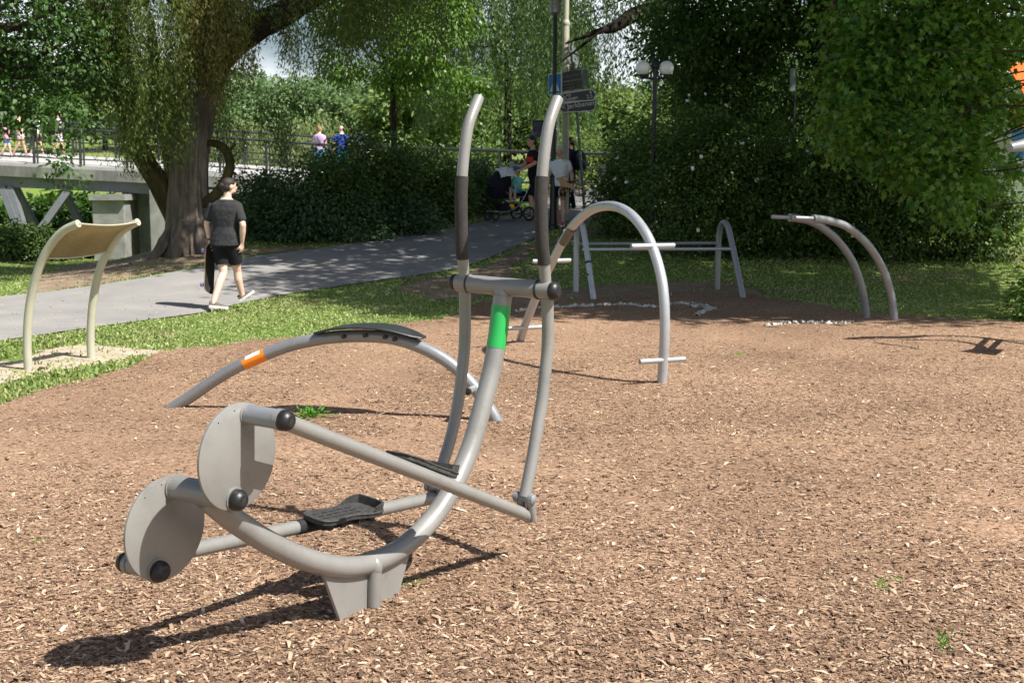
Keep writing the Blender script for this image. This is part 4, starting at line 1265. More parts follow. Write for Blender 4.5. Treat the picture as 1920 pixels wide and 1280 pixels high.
# ------------------------------------------------------------ sit-up bench
def situp_bench():
    A = G(322, 766); Bq = G(934, 794)
    d = nrm(Bq - A); N = nrm(np.cross(d, [0, 0, 1])); 
    if N[1] > 0: N = -N
    q = lambda px, py: on_plane(px, py, A, N)
    t = thing('situp_bench', 'low arched sit-up bench of bent grey tube with black board and orange band', 'exercise bench', A)
    C = [q(322, 766) - d * .1 + [0, 0, -.06], q(350, 748), q(400, 714), q(440, 690), q(480, 672), q(535, 650), q(590, 637), q(640, 631), q(690, 630), q(740, 635), q(790, 651), q(835, 675), q(870, 704), q(905, 746), q(934, 794), q(934, 794) + [.03, 0, -.1]]
    P = crom(C, 7)
    mb = MB(); mb.tube(P, .0475, 28); mb.build('frame_tube', 'grey_mid', t, angle=50)
    seg = crom([q(459, 681.5), q(480, 672), q(500, 663.2)], 6)
    mb = MB(); mb.tube(seg, .0487, 28, 1, caps=False); mb.build('orange_band', 'orange', t)
    i = 3; p = seg[len(seg) // 2]; tt = nrm(seg[-1] - seg[0]); up = nrm(np.cross(N, tt)); up = up if up[2] > 0 else -up
    mb = MB(); mb.tube([seg[2], seg[len(seg) // 2], seg[-3]], .0492, 28, 3, caps=False)
    v = np.vstack(mb.v); cen = (seg[2] + seg[-3]) / 2
    # white plate on the orange band: the upper quarter of a thin sleeve
    keep = [f for f in mb.f if np.mean([np.dot(v[k] - cen, up * .8 + N * .6) for k in f]) > .0445]
    mb.f = keep; mb.build('info_plate', 'white', t)
    # black curved board
    top = crom([q(592, 619), q(640, 608.5), q(690, 606.5), q(740, 611.5), q(796, 629)], 8)
    top = [p for p in top]
    m = len(top); rs = []
    for k, p in enumerate(top):
        u = k / (m - 1); wd = .155 * (1 - abs(2 * u - 1) ** 3.2 * .55) + .002
        if u < .04 or u > .96: wd *= .82
        tt = nrm(top[min(k + 1, m - 1)] - top[max(k - 1, 0)]); up = nrm(np.cross(N, tt)); up = up if up[2] > 0 else -up
        c = p - up * .018
        rs.append(np.array([c + N * wd + up * .002, c + N * (wd - .006) + up * .008, c - N * (wd - .006) + up * .008, c - N * wd + up * .002, c - N * (wd - .004) - up * .007, c + N * (wd - .004) - up * .007]))
    mb = MB(); mb.rings(rs); mb.build('board', 'hpl', t, angle=40)
    for x, y in ((650, 629), (690, 627), (727, 630), (745, 634)):
        p = q(x, y); mb = MB(); mb.tube([p - N * .075, p + N * .075], .016, 16); mb.build('board_bolt', 'rubber', t)
    # foot bar near the low end
    p = q(889, 727)
    mb = MB(); mb.tube([p - N * .2, p + N * .16], .026, 20); b = mb.build('foot_bar', 'grey_mid', t)
    for s, l in ((1, .16), (-1, .2)):
        mb = MB(); mb.lathe(p + N * s * l, N * s, [(0, .0265), (.012, .0265), (.016, .02), (.017, .001)], 18); mb.build('end_cap', 'black', b)
situp_bench()

# ------------------------------------------------------------ arch with rungs
def rung_arch():
    A = G(974, 642); Bq = G(1240, 721)
    d = nrm(Bq - A); N = nrm([-d[1], d[0], 0]); N = N if N[0] > 0 else -N
    q = lambda px, py: on_plane(px, py, A, N)
    t = thing('rung_arch', 'tall silver arch of bent tube with short cross rungs', 'exercise arch', Bq)
    C = [q(974, 642) + [0, 0, -.12], q(975, 640), q(989, 598), q(1010, 546), q(1034, 494), q(1058, 448), q(1080, 417), q(1110, 393), q(1145, 386), q(1176, 397), q(1203, 425), q(1224, 465), q(1240, 520), q(1246, 575), q(1246, 640), q(1241, 721), q(1241, 721) + [0, 0, -.12]]
    P = crom(C, 6)
    mb = MB(); mb.tube(P, .0445, 26); mb.build('arch_tube', 'silver', t, angle=50)
    seg = crom([q(1056, 455), q(1064, 441), q(1073, 428)], 5)
    mb = MB(); mb.tube(seg, .0457, 26, 1, caps=False); mb.build('brown_band', 'brownband', t)
    p = q(1059, 437); mb = MB(); mb.ball(p + [0, 0, .02], .02, 12, 8); mb.build('knob', 'silver', t)
    for px, py, l0, l1 in ((1246, 675, .24, .20), (1226, 461, .22, .20), (1036, 489, .22, .20), (985, 614, .20, .23)):
        p = q(px, py)
        mb = MB(); mb.tube([p - N * l0, p + N * l1], .023, 18)
        mb.build('rung', 'silver', t)
        mb = MB(); mb.lathe(p - N * l0, -N, [(0, .0235), (.004, .021), (.005, .001)], 16); mb.lathe(p + N * l1, N, [(0, .0235), (.004, .019), (.005, .001)], 16); mb.build('rung_end', 'darksteel', t)
rung_arch()

# ------------------------------------------------------------ low double bars
def low_bars():
    t = thing('push_up_bars', 'two small silver arches joined by horizontal bars behind the tall arch', 'exercise bars', G(1113, 561))
    tops = []
    for i, (pa, pb, ptop) in enumerate((((1080, 547), (1113, 561), 415), ((1345, 543), (1393, 558), 415))):
        a, b = G(*pa), G(*pb)
        zt = P3(0, ptop, float((b - ORG) @ np.array([0, _c, -_s])))[2]
        a2 = a.copy(); b2 = b.copy()
        w = .86 if i == 0 else .8
        ctr = (a + b) / 2; dd = (b - a) / 2
        pts = [a - [0, 0, .15], a, a * .55 + (ctr - dd * .80) * .45 + [0, 0, .45 * (zt - .35)], ]
        H = zt - ctr[2]
        th = np.linspace(math.pi, 0, 13)
        pts = [a - [0, 0, .15]] + [ctr + dd * u_ + [0, 0, (H - .045) * v_] for u_, v_ in ((-1, 0), (-1, .35), (-.985, .66), (-.93, .83), (-.78, .95), (-.55, 1.0), (-.30, .955), (-.08, .83), (.12, .69), (.45, .44), (1, 0))] + [b - [0, 0, .15] + dd * .1]
        C = crom(pts, 5)
        mb = MB(); mb.tube(C, .045, 24); mb.build('arch_tube', 'silver' if i == 0 else 'grey_mid', t, angle=50)
        tops.append((ctr, dd, H))
    for k, h in ((.19, .625), (-.985, .655)):
        p0 = tops[0][0] + tops[0][1] * k + [0, 0, tops[0][2] * h]; p1 = tops[1][0] + tops[1][1] * k + [0, 0, tops[1][2] * h]
        mb = MB(); mb.tube([p0 - (p1 - p0) * .03, p1], .027, 18); bar = mb.build('bar', 'silver' if k > 0 else 'darksteel', t)
    ctr, dd, H = tops[0]
    mb = MB()
    for h in (.30, .46):
        mb.tube([ctr + dd * (1 - h * 1.26) + [0, 0, H * h * .965], ctr + dd * (1 - h * 1.26 - .045) + [0, 0, H * h * .965 + .034]], .0466, 24, 1, caps=False)
    mb.build('tape_ring', 'bluetape', t)
low_bars()

# ------------------------------------------------------------ parallel dip bars
def dip_bars():
    A, Bq = G(1677, 605), G(1625, 598)
    d = nrm(Bq - A); N = nrm(d * [1, 1, 0])
    t = thing('dip_bars', 'pair of curved grey dip bars bending over parallel to the left', 'exercise bars', A)
    for P0, px in ((A, [(1677, 605), (1671, 553), (1654, 502), (1628, 460), (1592, 428), (1560, 415), (1526, 410)]), (Bq, [(1625, 598), (1618, 548), (1600, 494), (1574, 455), (1545, 429), (1516, 414), (1482, 408)])):
        C = [on_plane(x, y, P0, N) for x, y in px]
        C = [C[0] - [0, 0, .15]] + C
        mb = MB(); mb.tube(C, .0475, 26, 7); b = mb.build('bent_tube', 'darksteel', t, angle=50)
        e = nrm(C[-1] - C[-2]); e = nrm(e * [1, 1, .35])
        mb = MB(); mb.lathe(C[-1], e, [(-.01, .05), (.012, .05), (.012, .026), (.28, .026), (.285, .022), (.286, .001)], 22); mb.build('bar_handle', 'darksteel', b, angle=40)
dip_bars()

# ------------------------------------------------------------ machine whose end and shadow reach in from the right
def press_machine():
    def cast(px, py, h):
        """point at height h whose sun shadow falls on the ground point seen at (px, py)"""
        g_ = G(px, py); k = h / math.tan(SUN_EL)
        return np.array([g_[0] + SUN_H.x * k, g_[1] + SUN_H.y * k, h])
    c = np.array([8.6, 11.9, 0.0])
    t = thing('pull_machine', 'grey tube machine reaching in from the right edge with a low seat plate', 'exercise machine', c)
    tip = P3(1893, 277, 13.2)
    mb = MB(); mb.tube([tip, tip + [.35, .16, .05], cast(1690, 634, 2.2), cast(1740, 631, 2.24)], [.045, .085, .08, .05], 22, 8); mb.build('handle_bar', 'grey_mid', t, angle=50)
    mb = MB(); mb.tube([cast(1735, 631, 2.24), cast(1820, 634, 2.26), cast(1920, 646, 2.2), c + [-.5, .15, 2.05], c + [-.1, .03, 1.5], c + [0, 0, .7], c - [0, 0, .2]], .045, 20, 8); mb.build('bent_tube', 'grey_mid', t, angle=50)
    mb = MB(); mb.tube([cast(1685, 638, 2.0), cast(1740, 639, 1.86), cast(1800, 643, 1.5), cast(1835, 650, 1.1), cast(1840, 655, .92)], .036, 18, 8); mb.build('seat_tube', 'grey_mid', t)
    mb = MB(); mb.tube([cast(1640, 644, 2.25), cast(1680, 649, 2.15), cast(1722, 656, 2.05)], [.045, .034, .025], 16, 6); mb.build('pull_handle', 'grey_mid', t)
    co = [cast(1797, 660, .92), cast(1838, 652.5, .92), cast(1878, 656, .92), cast(1862, 667, .92)]
    mb = MB(); mb.prism(co, (0, 0, -.03)); mb.build('seat', 'hpl', t, smooth=False, bevel=.006)
    for a_, b_ in (((1829, 656), (1850, 636)), ((1855, 657), (1874, 639))):
        mb = MB(); mb.tube([cast(*a_, .9), cast(*b_, 1.3)], .03, 14); mb.build('seat_bracket', 'grey_mid', t)
    mb = MB(); mb.tube([cast(1850, 636, 1.3), cast(1874, 639, 1.3), c + [-.4, .1, 1.2], c + [0, 0, 1.0]], .03, 16, 6); mb.build('seat_arm', 'grey_mid', t)
press_machine()

# ------------------------------------------------------------ small sun canopy on two curved posts
def canopy():
    A, Bq = G(53, 694), G(171, 672)
    sep = nrm(Bq - A)
    N = sep
    t = thing('sun_canopy', 'small canopy of tan mesh cloth between two curved sage green posts', 'canopy', A)
    px = [[(53, 694), (51, 640), (54, 585), (63, 535), (78, 490), (97, 456), (120, 432), (147, 419)], [(171, 672), (170, 620), (175, 560), (187, 505), (205, 465), (226, 436), (243, 424), (259, 416)]]
    CC = []
    for P0, pp in zip((A, Bq), px):
        C = [on_plane(x, y, P0, N) for x, y in pp]
        P = crom([C[0] - [0, 0, .15]] + C, 7)
        mb = MB(); mb.tube(P, [.04, .04, .04, .038, .036], 22); mb.build('curved_post', 'cream', t, angle=50)
        CC.append(crom(C, 12))
    # cloth
    def upper(C, z0):
        C = np.array(C); k = np.where(C[:, 2] > z0)[0]; C = C[k]
        d = np.concatenate([[0], np.cumsum(np.linalg.norm(np.diff(C, axis=0), axis=1))]); u = np.linspace(0, d[-1], 24)
        return np.stack([np.interp(u, d, C[:, i]) for i in range(3)], 1)
    za = on_plane(86, 486, A, N)[2]
    a, b = upper(CC[0], za), upper(CC[1], za + .02)
    w = np.linspace(0, 1, 16)
    cols = []
    for u in w: 
        c = a * (1 - u) + b * u
        sag = np.sin(u * math.pi) * .035
        c = c + np.array([.6, -.3, -.7]) * sag
        cols.append(c)
    P = np.array(cols)
    top = P.reshape(-1, 3); nV = len(top); k0, k1 = P.shape[:2]
    f = [(i * k1 + j, (i + 1) * k1 + j, (i + 1) * k1 + j + 1, i * k1 + j + 1) for i in range(k0 - 1) for j in range(k1 - 1)]
    mb = MB(); mb.add(top, f); o = mb.build('canopy_cloth', 'meshcloth', t)
    sm = o.modifiers.new('thickness', 'SOLIDIFY'); sm.thickness = .004
    mb = MB(); mb.tube(P[:, -1], .008, 8); mb.tube(P[:, 0], .008, 8); mb.build('cloth_hem', 'cream', t)
    mb = MB()
    for q in (P[0, 2], P[0, -2], P[-1, 2], P[-1, -2]): mb.ball(q, .03, 10, 8)
    mb.build('cloth_clip', 'cream', t)
canopy()

# ------------------------------------------------------------ exposed ground cloth
def liner(label, px, wd):
    C = crom([G(*p) for p in px], 14); m = len(C); rs = []; T = np.gradient(C, axis=0)
    P = np.zeros((m, 6, 3))
    wv = wd * np.clip(.25 + 1.3 * np.abs(rng.normal(0, .8, m)), .12, 3.2); wv = np.convolve(np.pad(wv, 2, 'edge'), np.ones(5) / 5, 'valid')
    for i in range(m):
        s = nrm(np.cross([0, 0, 1], T[i]))
        for j in range(6):
            u = j / 5 - .5
            P[i, j] = C[i] + s * u * wv[i] * 2 + [0, 0, .03 + .05 * rng.random() * (1 - abs(u) * 1.4)]
            P[i, j, 1] += .02 * rng.normal(); P[i, j, 2] = chip_z(P[i, j, 0], P[i, j, 1]) - .006 + rng.random() * .05 * (1.2 - 2 * abs(u))
    f = [(i * 6 + j, (i + 1) * 6 + j, (i + 1) * 6 + j + 1, i * 6 + j + 1) for i in range(m - 1) for j in range(5)]
    mb = MB(); mb.add(P.reshape(-1, 3), f)
    o = mb.build('ground_cloth', 'cloth_liner', None, angle=60, loc=C[m // 2]); s = o.modifiers.new('thickness', 'SOLIDIFY'); s.thickness = .004
    tag(o, label, 'ground cloth')
liner('long pale strip of torn ground cloth showing behind the tall arch', [(965, 588), (1010, 580), (1060, 576), (1120, 575), (1170, 573), (1220, 577), (1270, 573), (1310, 573), (1342, 582)], .03)
liner('crumpled end of pale ground cloth lying in the chips by the long strip', [(1292, 578), (1315, 576), (1330, 582), (1314, 588), (1306, 594)], .05)
liner('short pale strip of ground cloth beside the dip bars', [(1432, 613), (1465, 610), (1478, 609), (1520, 610), (1560, 611), (1600, 610)], .022)
# ------------------------------------------------------------ lamps and signs
_I = np.eye(3)
def lamp_post():
    b = G(1037, 430); D = float((b - ORG) @ np.array([0, _c, -_s]))
    top = P3(1041, 26, D)
    t = thing('street_lamp', 'black iron street lamp post with grey collar beside the path behind the right grip', 'lamp post', b)
    mid = P3(1038, 330, D)
    mb = MB(); mb.tube([b - [0, 0, .1], b + [0, 0, .1], mid], [.085, .078, .068], 16); mb.lathe(b, [0, 0, 1], [(-.1, .12), (.08, .12), (.1, .085), (.2, .08)], 20); mb.lathe(mid, [0, 0, 1], [(-.05, .07), (0, .078), (.03, .05), (.06, .045)], 16); mb.tube([mid, top], .043, 16); mb.build('post', 'iron', t)
    mb = MB(); mb.lathe(top, [0, 0, 1], [(-.03, .05), (0, .1), (.02, .12), (.12, .12), (.14, .13), (.16, .13), (.18, .11), (.3, .14), (.34, .16)], 20); mb.build('collar', 'darksteel', t)
    mb = MB(); mb.lathe(top, [0, 0, 1], [(.34, .15), (.7, .2), (.72, .2)], 20); mb.build('lantern_glass', 'globe', t)
    mb = MB(); mb.lathe(top, [0, 0, 1], [(.72, .24), (.76, .24), (.9, .1), (.98, .03), (1.0, .001)], 20); mb.build('lantern_roof', 'iron', t)
    return D
DL = lamp_post()
def text_obj(body, size, m, loc, ex, ey, parent, name='lettering', depth=.002):
    cu = bpy.data.curves.new(name, 'FONT'); cu.body = body; cu.size = size; cu.extrude = depth; cu.align_x = 'LEFT'
    o = bpy.data.objects.new(name, cu); COL.objects.link(o)
    dg = bpy.context.evaluated_depsgraph_get(); me = bpy.data.meshes.new_from_object(o.evaluated_get(dg))
    bpy.data.objects.remove(o); bpy.data.curves.remove(cu)
    n = np.cross(ex, ey)
    v = np.zeros(len(me.vertices) * 3); me.vertices.foreach_get('co', v); v = v.reshape(-1, 3)
    v = np.array(loc) + v[:, :1] * np.array(ex) + v[:, 1:2] * np.array(ey) + v[:, 2:] * n
    me.vertices.foreach_set('co', v.ravel()); me.materials.clear(); me.materials.append(M[m]); me.update()
    o = bpy.data.objects.new(name, me); COL.objects.link(o); attach(o, parent)
    return o
def sign_frame(px0, py0, px1, py1, D):
    """ex along the sign, ey up, for a sign whose top edge runs from pixel 0 to pixel 1"""
    a, b = P3(px0, py0, D), P3(px1, py1, D)
    ex = nrm(b - a); n = nrm(np.cross(ex, [0, 0, 1])); 
    if n[1] > 0: n = -n
    ey = nrm(np.cross(n, ex)); ey = ey if ey[2] > 0 else -ey
    return a, np.linalg.norm(b - a), ex, ey, n
def cream_pole():
    D = 29.2; b = P3(1059, 417, D); b[2] = terr(b[0], b[1]); top = P3(1063, -60, D)
    t = thing('light_mast', 'tall cream painted mast behind the direction signs', 'mast', b)
    mid = P3(1061, 45, D)
    mb = MB(); mb.tube([b - [0, 0, .1], mid], [.085, .082], 18); mb.lathe(mid, [0, 0, 1], [(-.06, .083), (-.04, .095), (.03, .095), (.08, .07)], 18); mb.tube([mid, top, top + [0, 0, 1.5]], .066, 18); mb.build('post', 'polecream', t)
    mb = MB(); mb.box(b + [0, -.086, .9], (.05, .012, .16)); mb.build('service_hatch', 'polecream', t, bevel=.004)
    mb = MB(); e = top + [0, 0, 1.5]; mb.tube([e, e + [.0, -.3, .25], e + [0, -.8, .3]], .04, 12, 6); mb.build('arm', 'polecream', t)
    mb = MB(); mb.ball(e + [0, -1.05, .29], (.14, .32, .07)); mb.build('lamp_head', 'darksteel', t)
    return D
DM = cream_pole()
def arrow_sign(label, pts, m, frame, D, lines, name='direction_sign', font=.09, band=None):
    """pts: outline pixels, clockwise from top left"""
    a, L, ex, ey, n = sign_frame(*pts[0], *pts[1], D)
    P = [on_plane(x, y, a, n) for x, y in pts]
    t = thing(name, label, 'direction sign', a)
    mb = MB(); mb.prism([p + n * 0 for p in P], n * -.03); mb.build('panel', m, t, smooth=False)
    if frame:
        c = np.mean(P, 0)
        mb = MB(); Q = [p + n * .004 for p in P] + [P[0] + n * .004]
        for i in range(len(Q) - 1):
            d_ = nrm(Q[i + 1] - Q[i]); s_ = nrm(np.cross(d_, n)); Lq = np.linalg.norm(Q[i + 1] - Q[i])
            mb.box((Q[i] + Q[i + 1]) / 2, (Lq / 2 + .006, frame, .003), [d_, s_, n])
        mb.build('border', 'white' if m == 'navy' else 'signback', t, smooth=False)
    if band is not None:
        Pb = [on_plane(x, y, a, n) + n * .003 for x, y in band]
        mb = MB(); mb.prism(Pb, n * -.002); mb.build('end_panel', 'signback', t, smooth=False)
    for body, x, y, s in lines:
        p = on_plane(x, y, a, n) + n * .005
        text_obj(body, s, 'white' if m == 'navy' else 'signback', p, ex, ey, t)
    mb = MB(); q = P[0] + ex * .03 - ey * .1 - n * .06; mb.box(q, (.04, .03, .02), [ex, ey, n]); mb.build('bracket', 'darksteel', t)
    return t
DS = 28.6
arrow_sign('dark direction arrow with white border reading City 4 and Slussen 2,5', [(1052, 176), (1110, 167), (1118, 177), (1112, 188), (1053, 192)], 'navy', .012, DS, [('City', 1055, 182.5, .115), ('4', 1105, 176.5, .115), ('Slussen', 1056, 190, .115), ('2,5', 1100, 185, .115)])
arrow_sign('navy sign with white script under the City arrow', [(1051, 196), (1116, 186), (1116, 204), (1108, 208), (1055, 211), (1050, 206)], 'navy', .008, DS + .05, [('< Jerkbanan', 1053, 206, .155)], name='name_sign')
arrow_sign('shaded dark direction sign at the top of the stack', [(1048, 138), (1090, 130), (1090, 148), (1049, 154)], 'olive', .006, DS, [('Södermalm', 1053, 148, .1)], band=[(1091, 129), (1101, 124), (1105, 162), (1092, 163)])
arrow_sign('shaded dark arrow sign just above the City arrow', [(1048, 156), (1089, 149.5), (1094, 156), (1090, 166), (1049, 172)], 'olive', .006, DS + .03, [('Skanstull', 1051, 162.5, .085), ('Hornstull', 1051, 169.5, .085), ('5', 1085, 157, .085), ('0,7', 1083, 164, .085)])
def blue_sign():
    D = 28.4; b = P3(1046, 420, D); b[2] = terr(b[0], b[1])
    t = thing('crossing_sign', 'blue square road sign with white border on a thin white post behind the lamp post', 'road sign', b)
    mb = MB(); mb.tube([b - [0, 0, .1], P3(1047, 145, D)], .018, 12); mb.build('post', 'white', t)
    a, L, ex, ey, n = sign_frame(1029, 141, 1069, 141, D)
    n = nrm([-.8, -.6, 0]); ex = nrm([.6, -.8, 0]); ey = np.array([0, 0, 1.])
    c = P3(1043, 158, D) + n * .03; h = .235
    mb = MB(); mb.box(c, (h, .01, h), [ex, n, ey]); mb.build('panel', 'white', t, smooth=False, bevel=.006)
    mb = MB(); mb.box(c + n * .0115, (h - .022, .003, h - .022), [ex, n, ey]); mb.build('sign_face', 'blue', t, smooth=False)
    mb = MB(); mb.prism([c + n * .0155 + ex * x + ey * z for x, z in ((-.17, -.16), (.17, -.16), (0, .14))], n * .002); mb.build('triangle', 'white', t, smooth=False)
    # walking figure on the crossing
    mb = MB(); q = c + n * .019
    mb.lathe(q + [0, 0, .06], n, [(0, .022), (.002, .022)], 14)
    for p0, p1 in (((0, .04), (0, -.05)), ((0, -.05), (-.05, -.13)), ((0, -.05), (.04, -.13)), ((0, .03), (-.05, -.03)), ((0, .03), (.05, -.02))): mb.tube([q + ex * p0[0] + ey * p0[1], q + ex * p1[0] + ey * p1[1]], .008, 6)
    mb.build('walking_figure', 'navy', t)
blue_sign()
def round_sign():
    D = 29.6; b = P3(1097, 392, D); b[2] = terr(b[0], b[1]); top = P3(1072, 82, D)
    t = thing('round_sign', 'round road sign seen from the back on a leaning grey pole', 'road sign', b)
    mb = MB(); mb.tube([b - [0, 0, .1], top], .033, 14); mb.build('post', 'signback', t)
    c = P3(1073, 108, D); n = nrm([.82, -.55, 0.05])
    mb = MB(); mb.lathe(c - n * .05, n, [(0, .325), (.004, .33), (.02, .33), (.02, .318), (.012, .31), (.012, .001)], 36); mb.build('disc_back', 'signback', t)
    s = nrm(np.cross(n, [0, 0, 1])); mb = MB()
    for z in (-.13, .13): mb.box(c + [0, 0, z] + n * -.022, (.29, .008, .02), [s, n, [0, 0, 1]])
    mb.build('clamp_rail', 'darksteel', t, smooth=False)
round_sign()
def globe_lamp():
    D = 23.0; b = P3(1223, 300, D); b[2] = terr(b[0], b[1]); top = P3(1229, 118, D)
    t = thing('globe_lamp', 'black lamp post with two white globes above the hedge', 'lamp post', b)
    mb = MB(); mb.tube([b, top], .042, 14); mb.lathe(top, [0, 0, 1], [(-.1, .055), (-.08, .075), (0, .075), (.06, .03), (.1, .001)], 14); mb.build('post', 'iron', t)
    z = P3(1229, 143, D)[2]
    for px in (1206, 1250):
        c = P3(px, 128, D)
        mb = MB(); mb.tube([np.array([top[0], top[1], z - .06]), np.array([c[0], c[1], z - .02])], .02, 10); mb.lathe([c[0], c[1], z], [0, 0, 1], [(-.05, .04), (.02, .07), (.05, .07)], 16); mb.build('arm', 'iron', t)
        mb = MB(); mb.ball(c, .13, 32, 20); mb.build('globe', 'globe', t)
globe_lamp()
def lectern():
    D = 44.6; b = P3(686, 338, D)
    t = thing('info_lectern', 'black information lectern standing at the bridge end', 'lectern', b)
    mb = MB(); mb.tube([b - [0, 0, .2], b + [0, 0, 1.25]], .045, 12); mb.build('post', 'iron', t)
    c = P3(684, 262, D); ex = np.array([1, 0, 0.]); ey = nrm([0.1, .75, -.6]) ; 
    mb = MB(); u = nrm([.86, .1, -.5]); v = nrm([.1, .9, .3]); mb.box(c, (.36, .3, .025), [u, v, nrm(np.cross(u, v))]); mb.build('desk', 'iron', t, bevel=.01)
lectern()
def board():
    D = 37; a = P3(1018, 242, D); z = float(terr(a[0], a[1]))
    t = thing('notice_board', 'dark grey notice board on posts behind the man with the pram', 'notice board', (a[0], a[1], z))
    mb = MB(); mb.box(a, (.3, .03, .22)); mb.build('panel', 'navy', t, smooth=False, bevel=.01)
    mb = MB(); mb.box(a + [0, -.003, .235], (.32, .04, .015)); mb.build('frame', 'iron', t, smooth=False)
    for q in (-.25, .25):
        mb = MB(); mb.tube([[a[0] + q, a[1] + .06, z - .1], [a[0] + q, a[1] + .06, a[2] + .22]], .028, 10); mb.build('post', 'iron', t)
board()
def trunk_sign():
    D = 24.4; c = P3(1486, 150, D); z = float(terr(c[0], c[1]))
    t = thing('narrow_sign', 'narrow pale sign plate on a post among the leaves of the hedge', 'sign', (c[0], c[1], z))
    mb = MB(); mb.box(c, (.05, .015, .21)); mb.build('plate', 'signback', t, smooth=False, bevel=.004)
    mb = MB(); mb.tube([[c[0] + .06, c[1] + .04, z], [c[0] + .06, c[1] + .04, c[2] + .24]], .022, 10); mb.build('post', 'iron', t)
trunk_sign()
def kiosk():
    D = 27.5
    c = P3(1955, 300, D); z = float(terr(c[0], c[1])); x0 = P3(1893, 300, D)[0]
    t = thing('kiosk', 'white kiosk with orange and yellow canopy half hidden by maple leaves at the right edge', 'kiosk', (c[0], c[1], z))
    w = 1.5; cx = x0 + w; zt = P3(1900, 232, D)[2]
    mb = MB(); mb.box((cx, c[1] + 1.2, (z + zt) / 2), (w, 1.2, (zt - z) / 2)); mb.build('wall', 'white', t, smooth=False)
    mb = MB(); mb.box((cx, c[1] - .35, zt + .24), (w + .03, .4, .24)); mb.build('canopy_valance', 'yellow', t, smooth=False, bevel=.02)
    za = zt + .485
    mb = MB(); mb.prism([(cx - w - .02, c[1] - .74, za), (cx + w + .02, c[1] - .74, za), (cx + w - .1, c[1] + 1.2, za + .85), (cx - w + .3, c[1] + 1.2, za + .85)], (0, 0, .04)); mb.build('canopy_roof', 'redorange', t, smooth=False)
    mb = MB()
    for i in range(6): mb.box((cx - w + .25 + i * .5, c[1] - .755, zt + .36), (.1, .003, .12))
    mb.build('canopy_stripe', 'redorange', t, smooth=False)
    for zz in (.25, .62):
        mb = MB(); mb.box((cx - w + .16, c[1] - .006, zt - zz), (.14, .008, .12)); mb.build('blue_poster', 'blue', t, smooth=False)
    zb = P3(1900, 313, D)[2]
    mb = MB(); mb.box((cx - w + .36, c[1] - .03, zb), (.26, .02, .11)); s = mb.build('sign_box', 'white', t, smooth=False)
    text_obj('Ay', .14, 'navy', (cx - w + .2, c[1] - .053, zb - .05), np.array([1, 0, 0.]), np.array([0, 0, 1.]), s)
    mb = MB(); mb.box((cx - w + .75, c[1] - .15, z + 1.0), (.7, .15, .04)); mb.build('counter', 'girder', t, smooth=False, bevel=.01)
kiosk()

# ------------------------------------------------------------ people
def remeshed(mb, name, m, parent, vox, sm=4):
    o = mb.build(name, m, parent)
    r = o.modifiers.new('skin', 'REMESH'); r.mode = 'VOXEL'; r.voxel_size = vox; r.use_smooth_shade = True
    s = o.modifiers.new('soften', 'SMOOTH'); s.iterations = sm; s.factor = .5
    return o
def loft(mb, secs, seg=20):
    """secs: (centre, half width vector, half depth vector)"""
    th = np.linspace(0, 2 * np.pi, seg, endpoint=False); rs = []
    for c, a, b in secs:
        ca = np.sign(np.cos(th)) * np.abs(np.cos(th)) ** .85; sa = np.sign(np.sin(th)) * np.abs(np.sin(th)) ** .85
        rs.append(np.array(c) + ca[:, None] * np.array(a) + sa[:, None] * np.array(b))
    mb.rings(rs)
def hand(mb, w, d, palm_n, s=1.0, curl=.5, side=1):
    """palm and five fingers; w wrist, d hand direction, palm_n palm facing"""
    d = nrm(d); p = nrm(np.array(palm_n) - d * np.dot(palm_n, d)); x = np.cross(d, p) * side
    for k in range(4):
        b0 = w + x * (k - 1.5) * .019 * s
        mb.caps(w + d * .01 * s + x * (k - 1.5) * .012 * s, b0 + d * .085 * s, .017 * s, .0125 * s, 8)
        L = (.075, .085, .08, .062)[k] * s
        q = b0 + d * .085 * s; a = .35 * curl
        for j in range(3):
            dd = d * math.cos(a) + p * math.sin(a); q2 = q + dd * L * (.45, .32, .23)[j]
            mb.caps(q, q2, .0098 * s, .0088 * s, 8); q = q2; a += curl * (.7 + .1 * k)
    t0 = w + d * .03 * s - x * .025 * s; t1 = t0 + (d * .7 - x * .6 + p * .3) * .045 * s; t2 = t1 + (d * .9 + p * .35 * (1 + curl)) * .04 * s
    mb.caps(t0, t1, .014 * s, .011 * s, 8); mb.caps(t1, t2, .011 * s, .009 * s, 8)
DEF = dict(pelvis=(0, 0, .94), chest=(0, .0, 1.3), neck=(0, -.01, 1.5), head=(0, .02, 1.66), hip=.085,
           sh=((-.185, 0, 1.40), (.185, 0, 1.40)), el=((-.245, -.03, 1.16), (.245, -.03, 1.16)), wr=((-.25, .07, .93), (.25, .07, .93)),
           kn=((-.095, .05, .5), (.095, .02, .5)), an=((-.1, .02, .085), (.1, -.06, .085)), toe=((-.115, .18, .03), (.115, .1, .03)), yaw=0.0, hd=((0, .2, -1), (0, .2, -1)), palm=((1, 0, 0), (-1, 0, 0)))
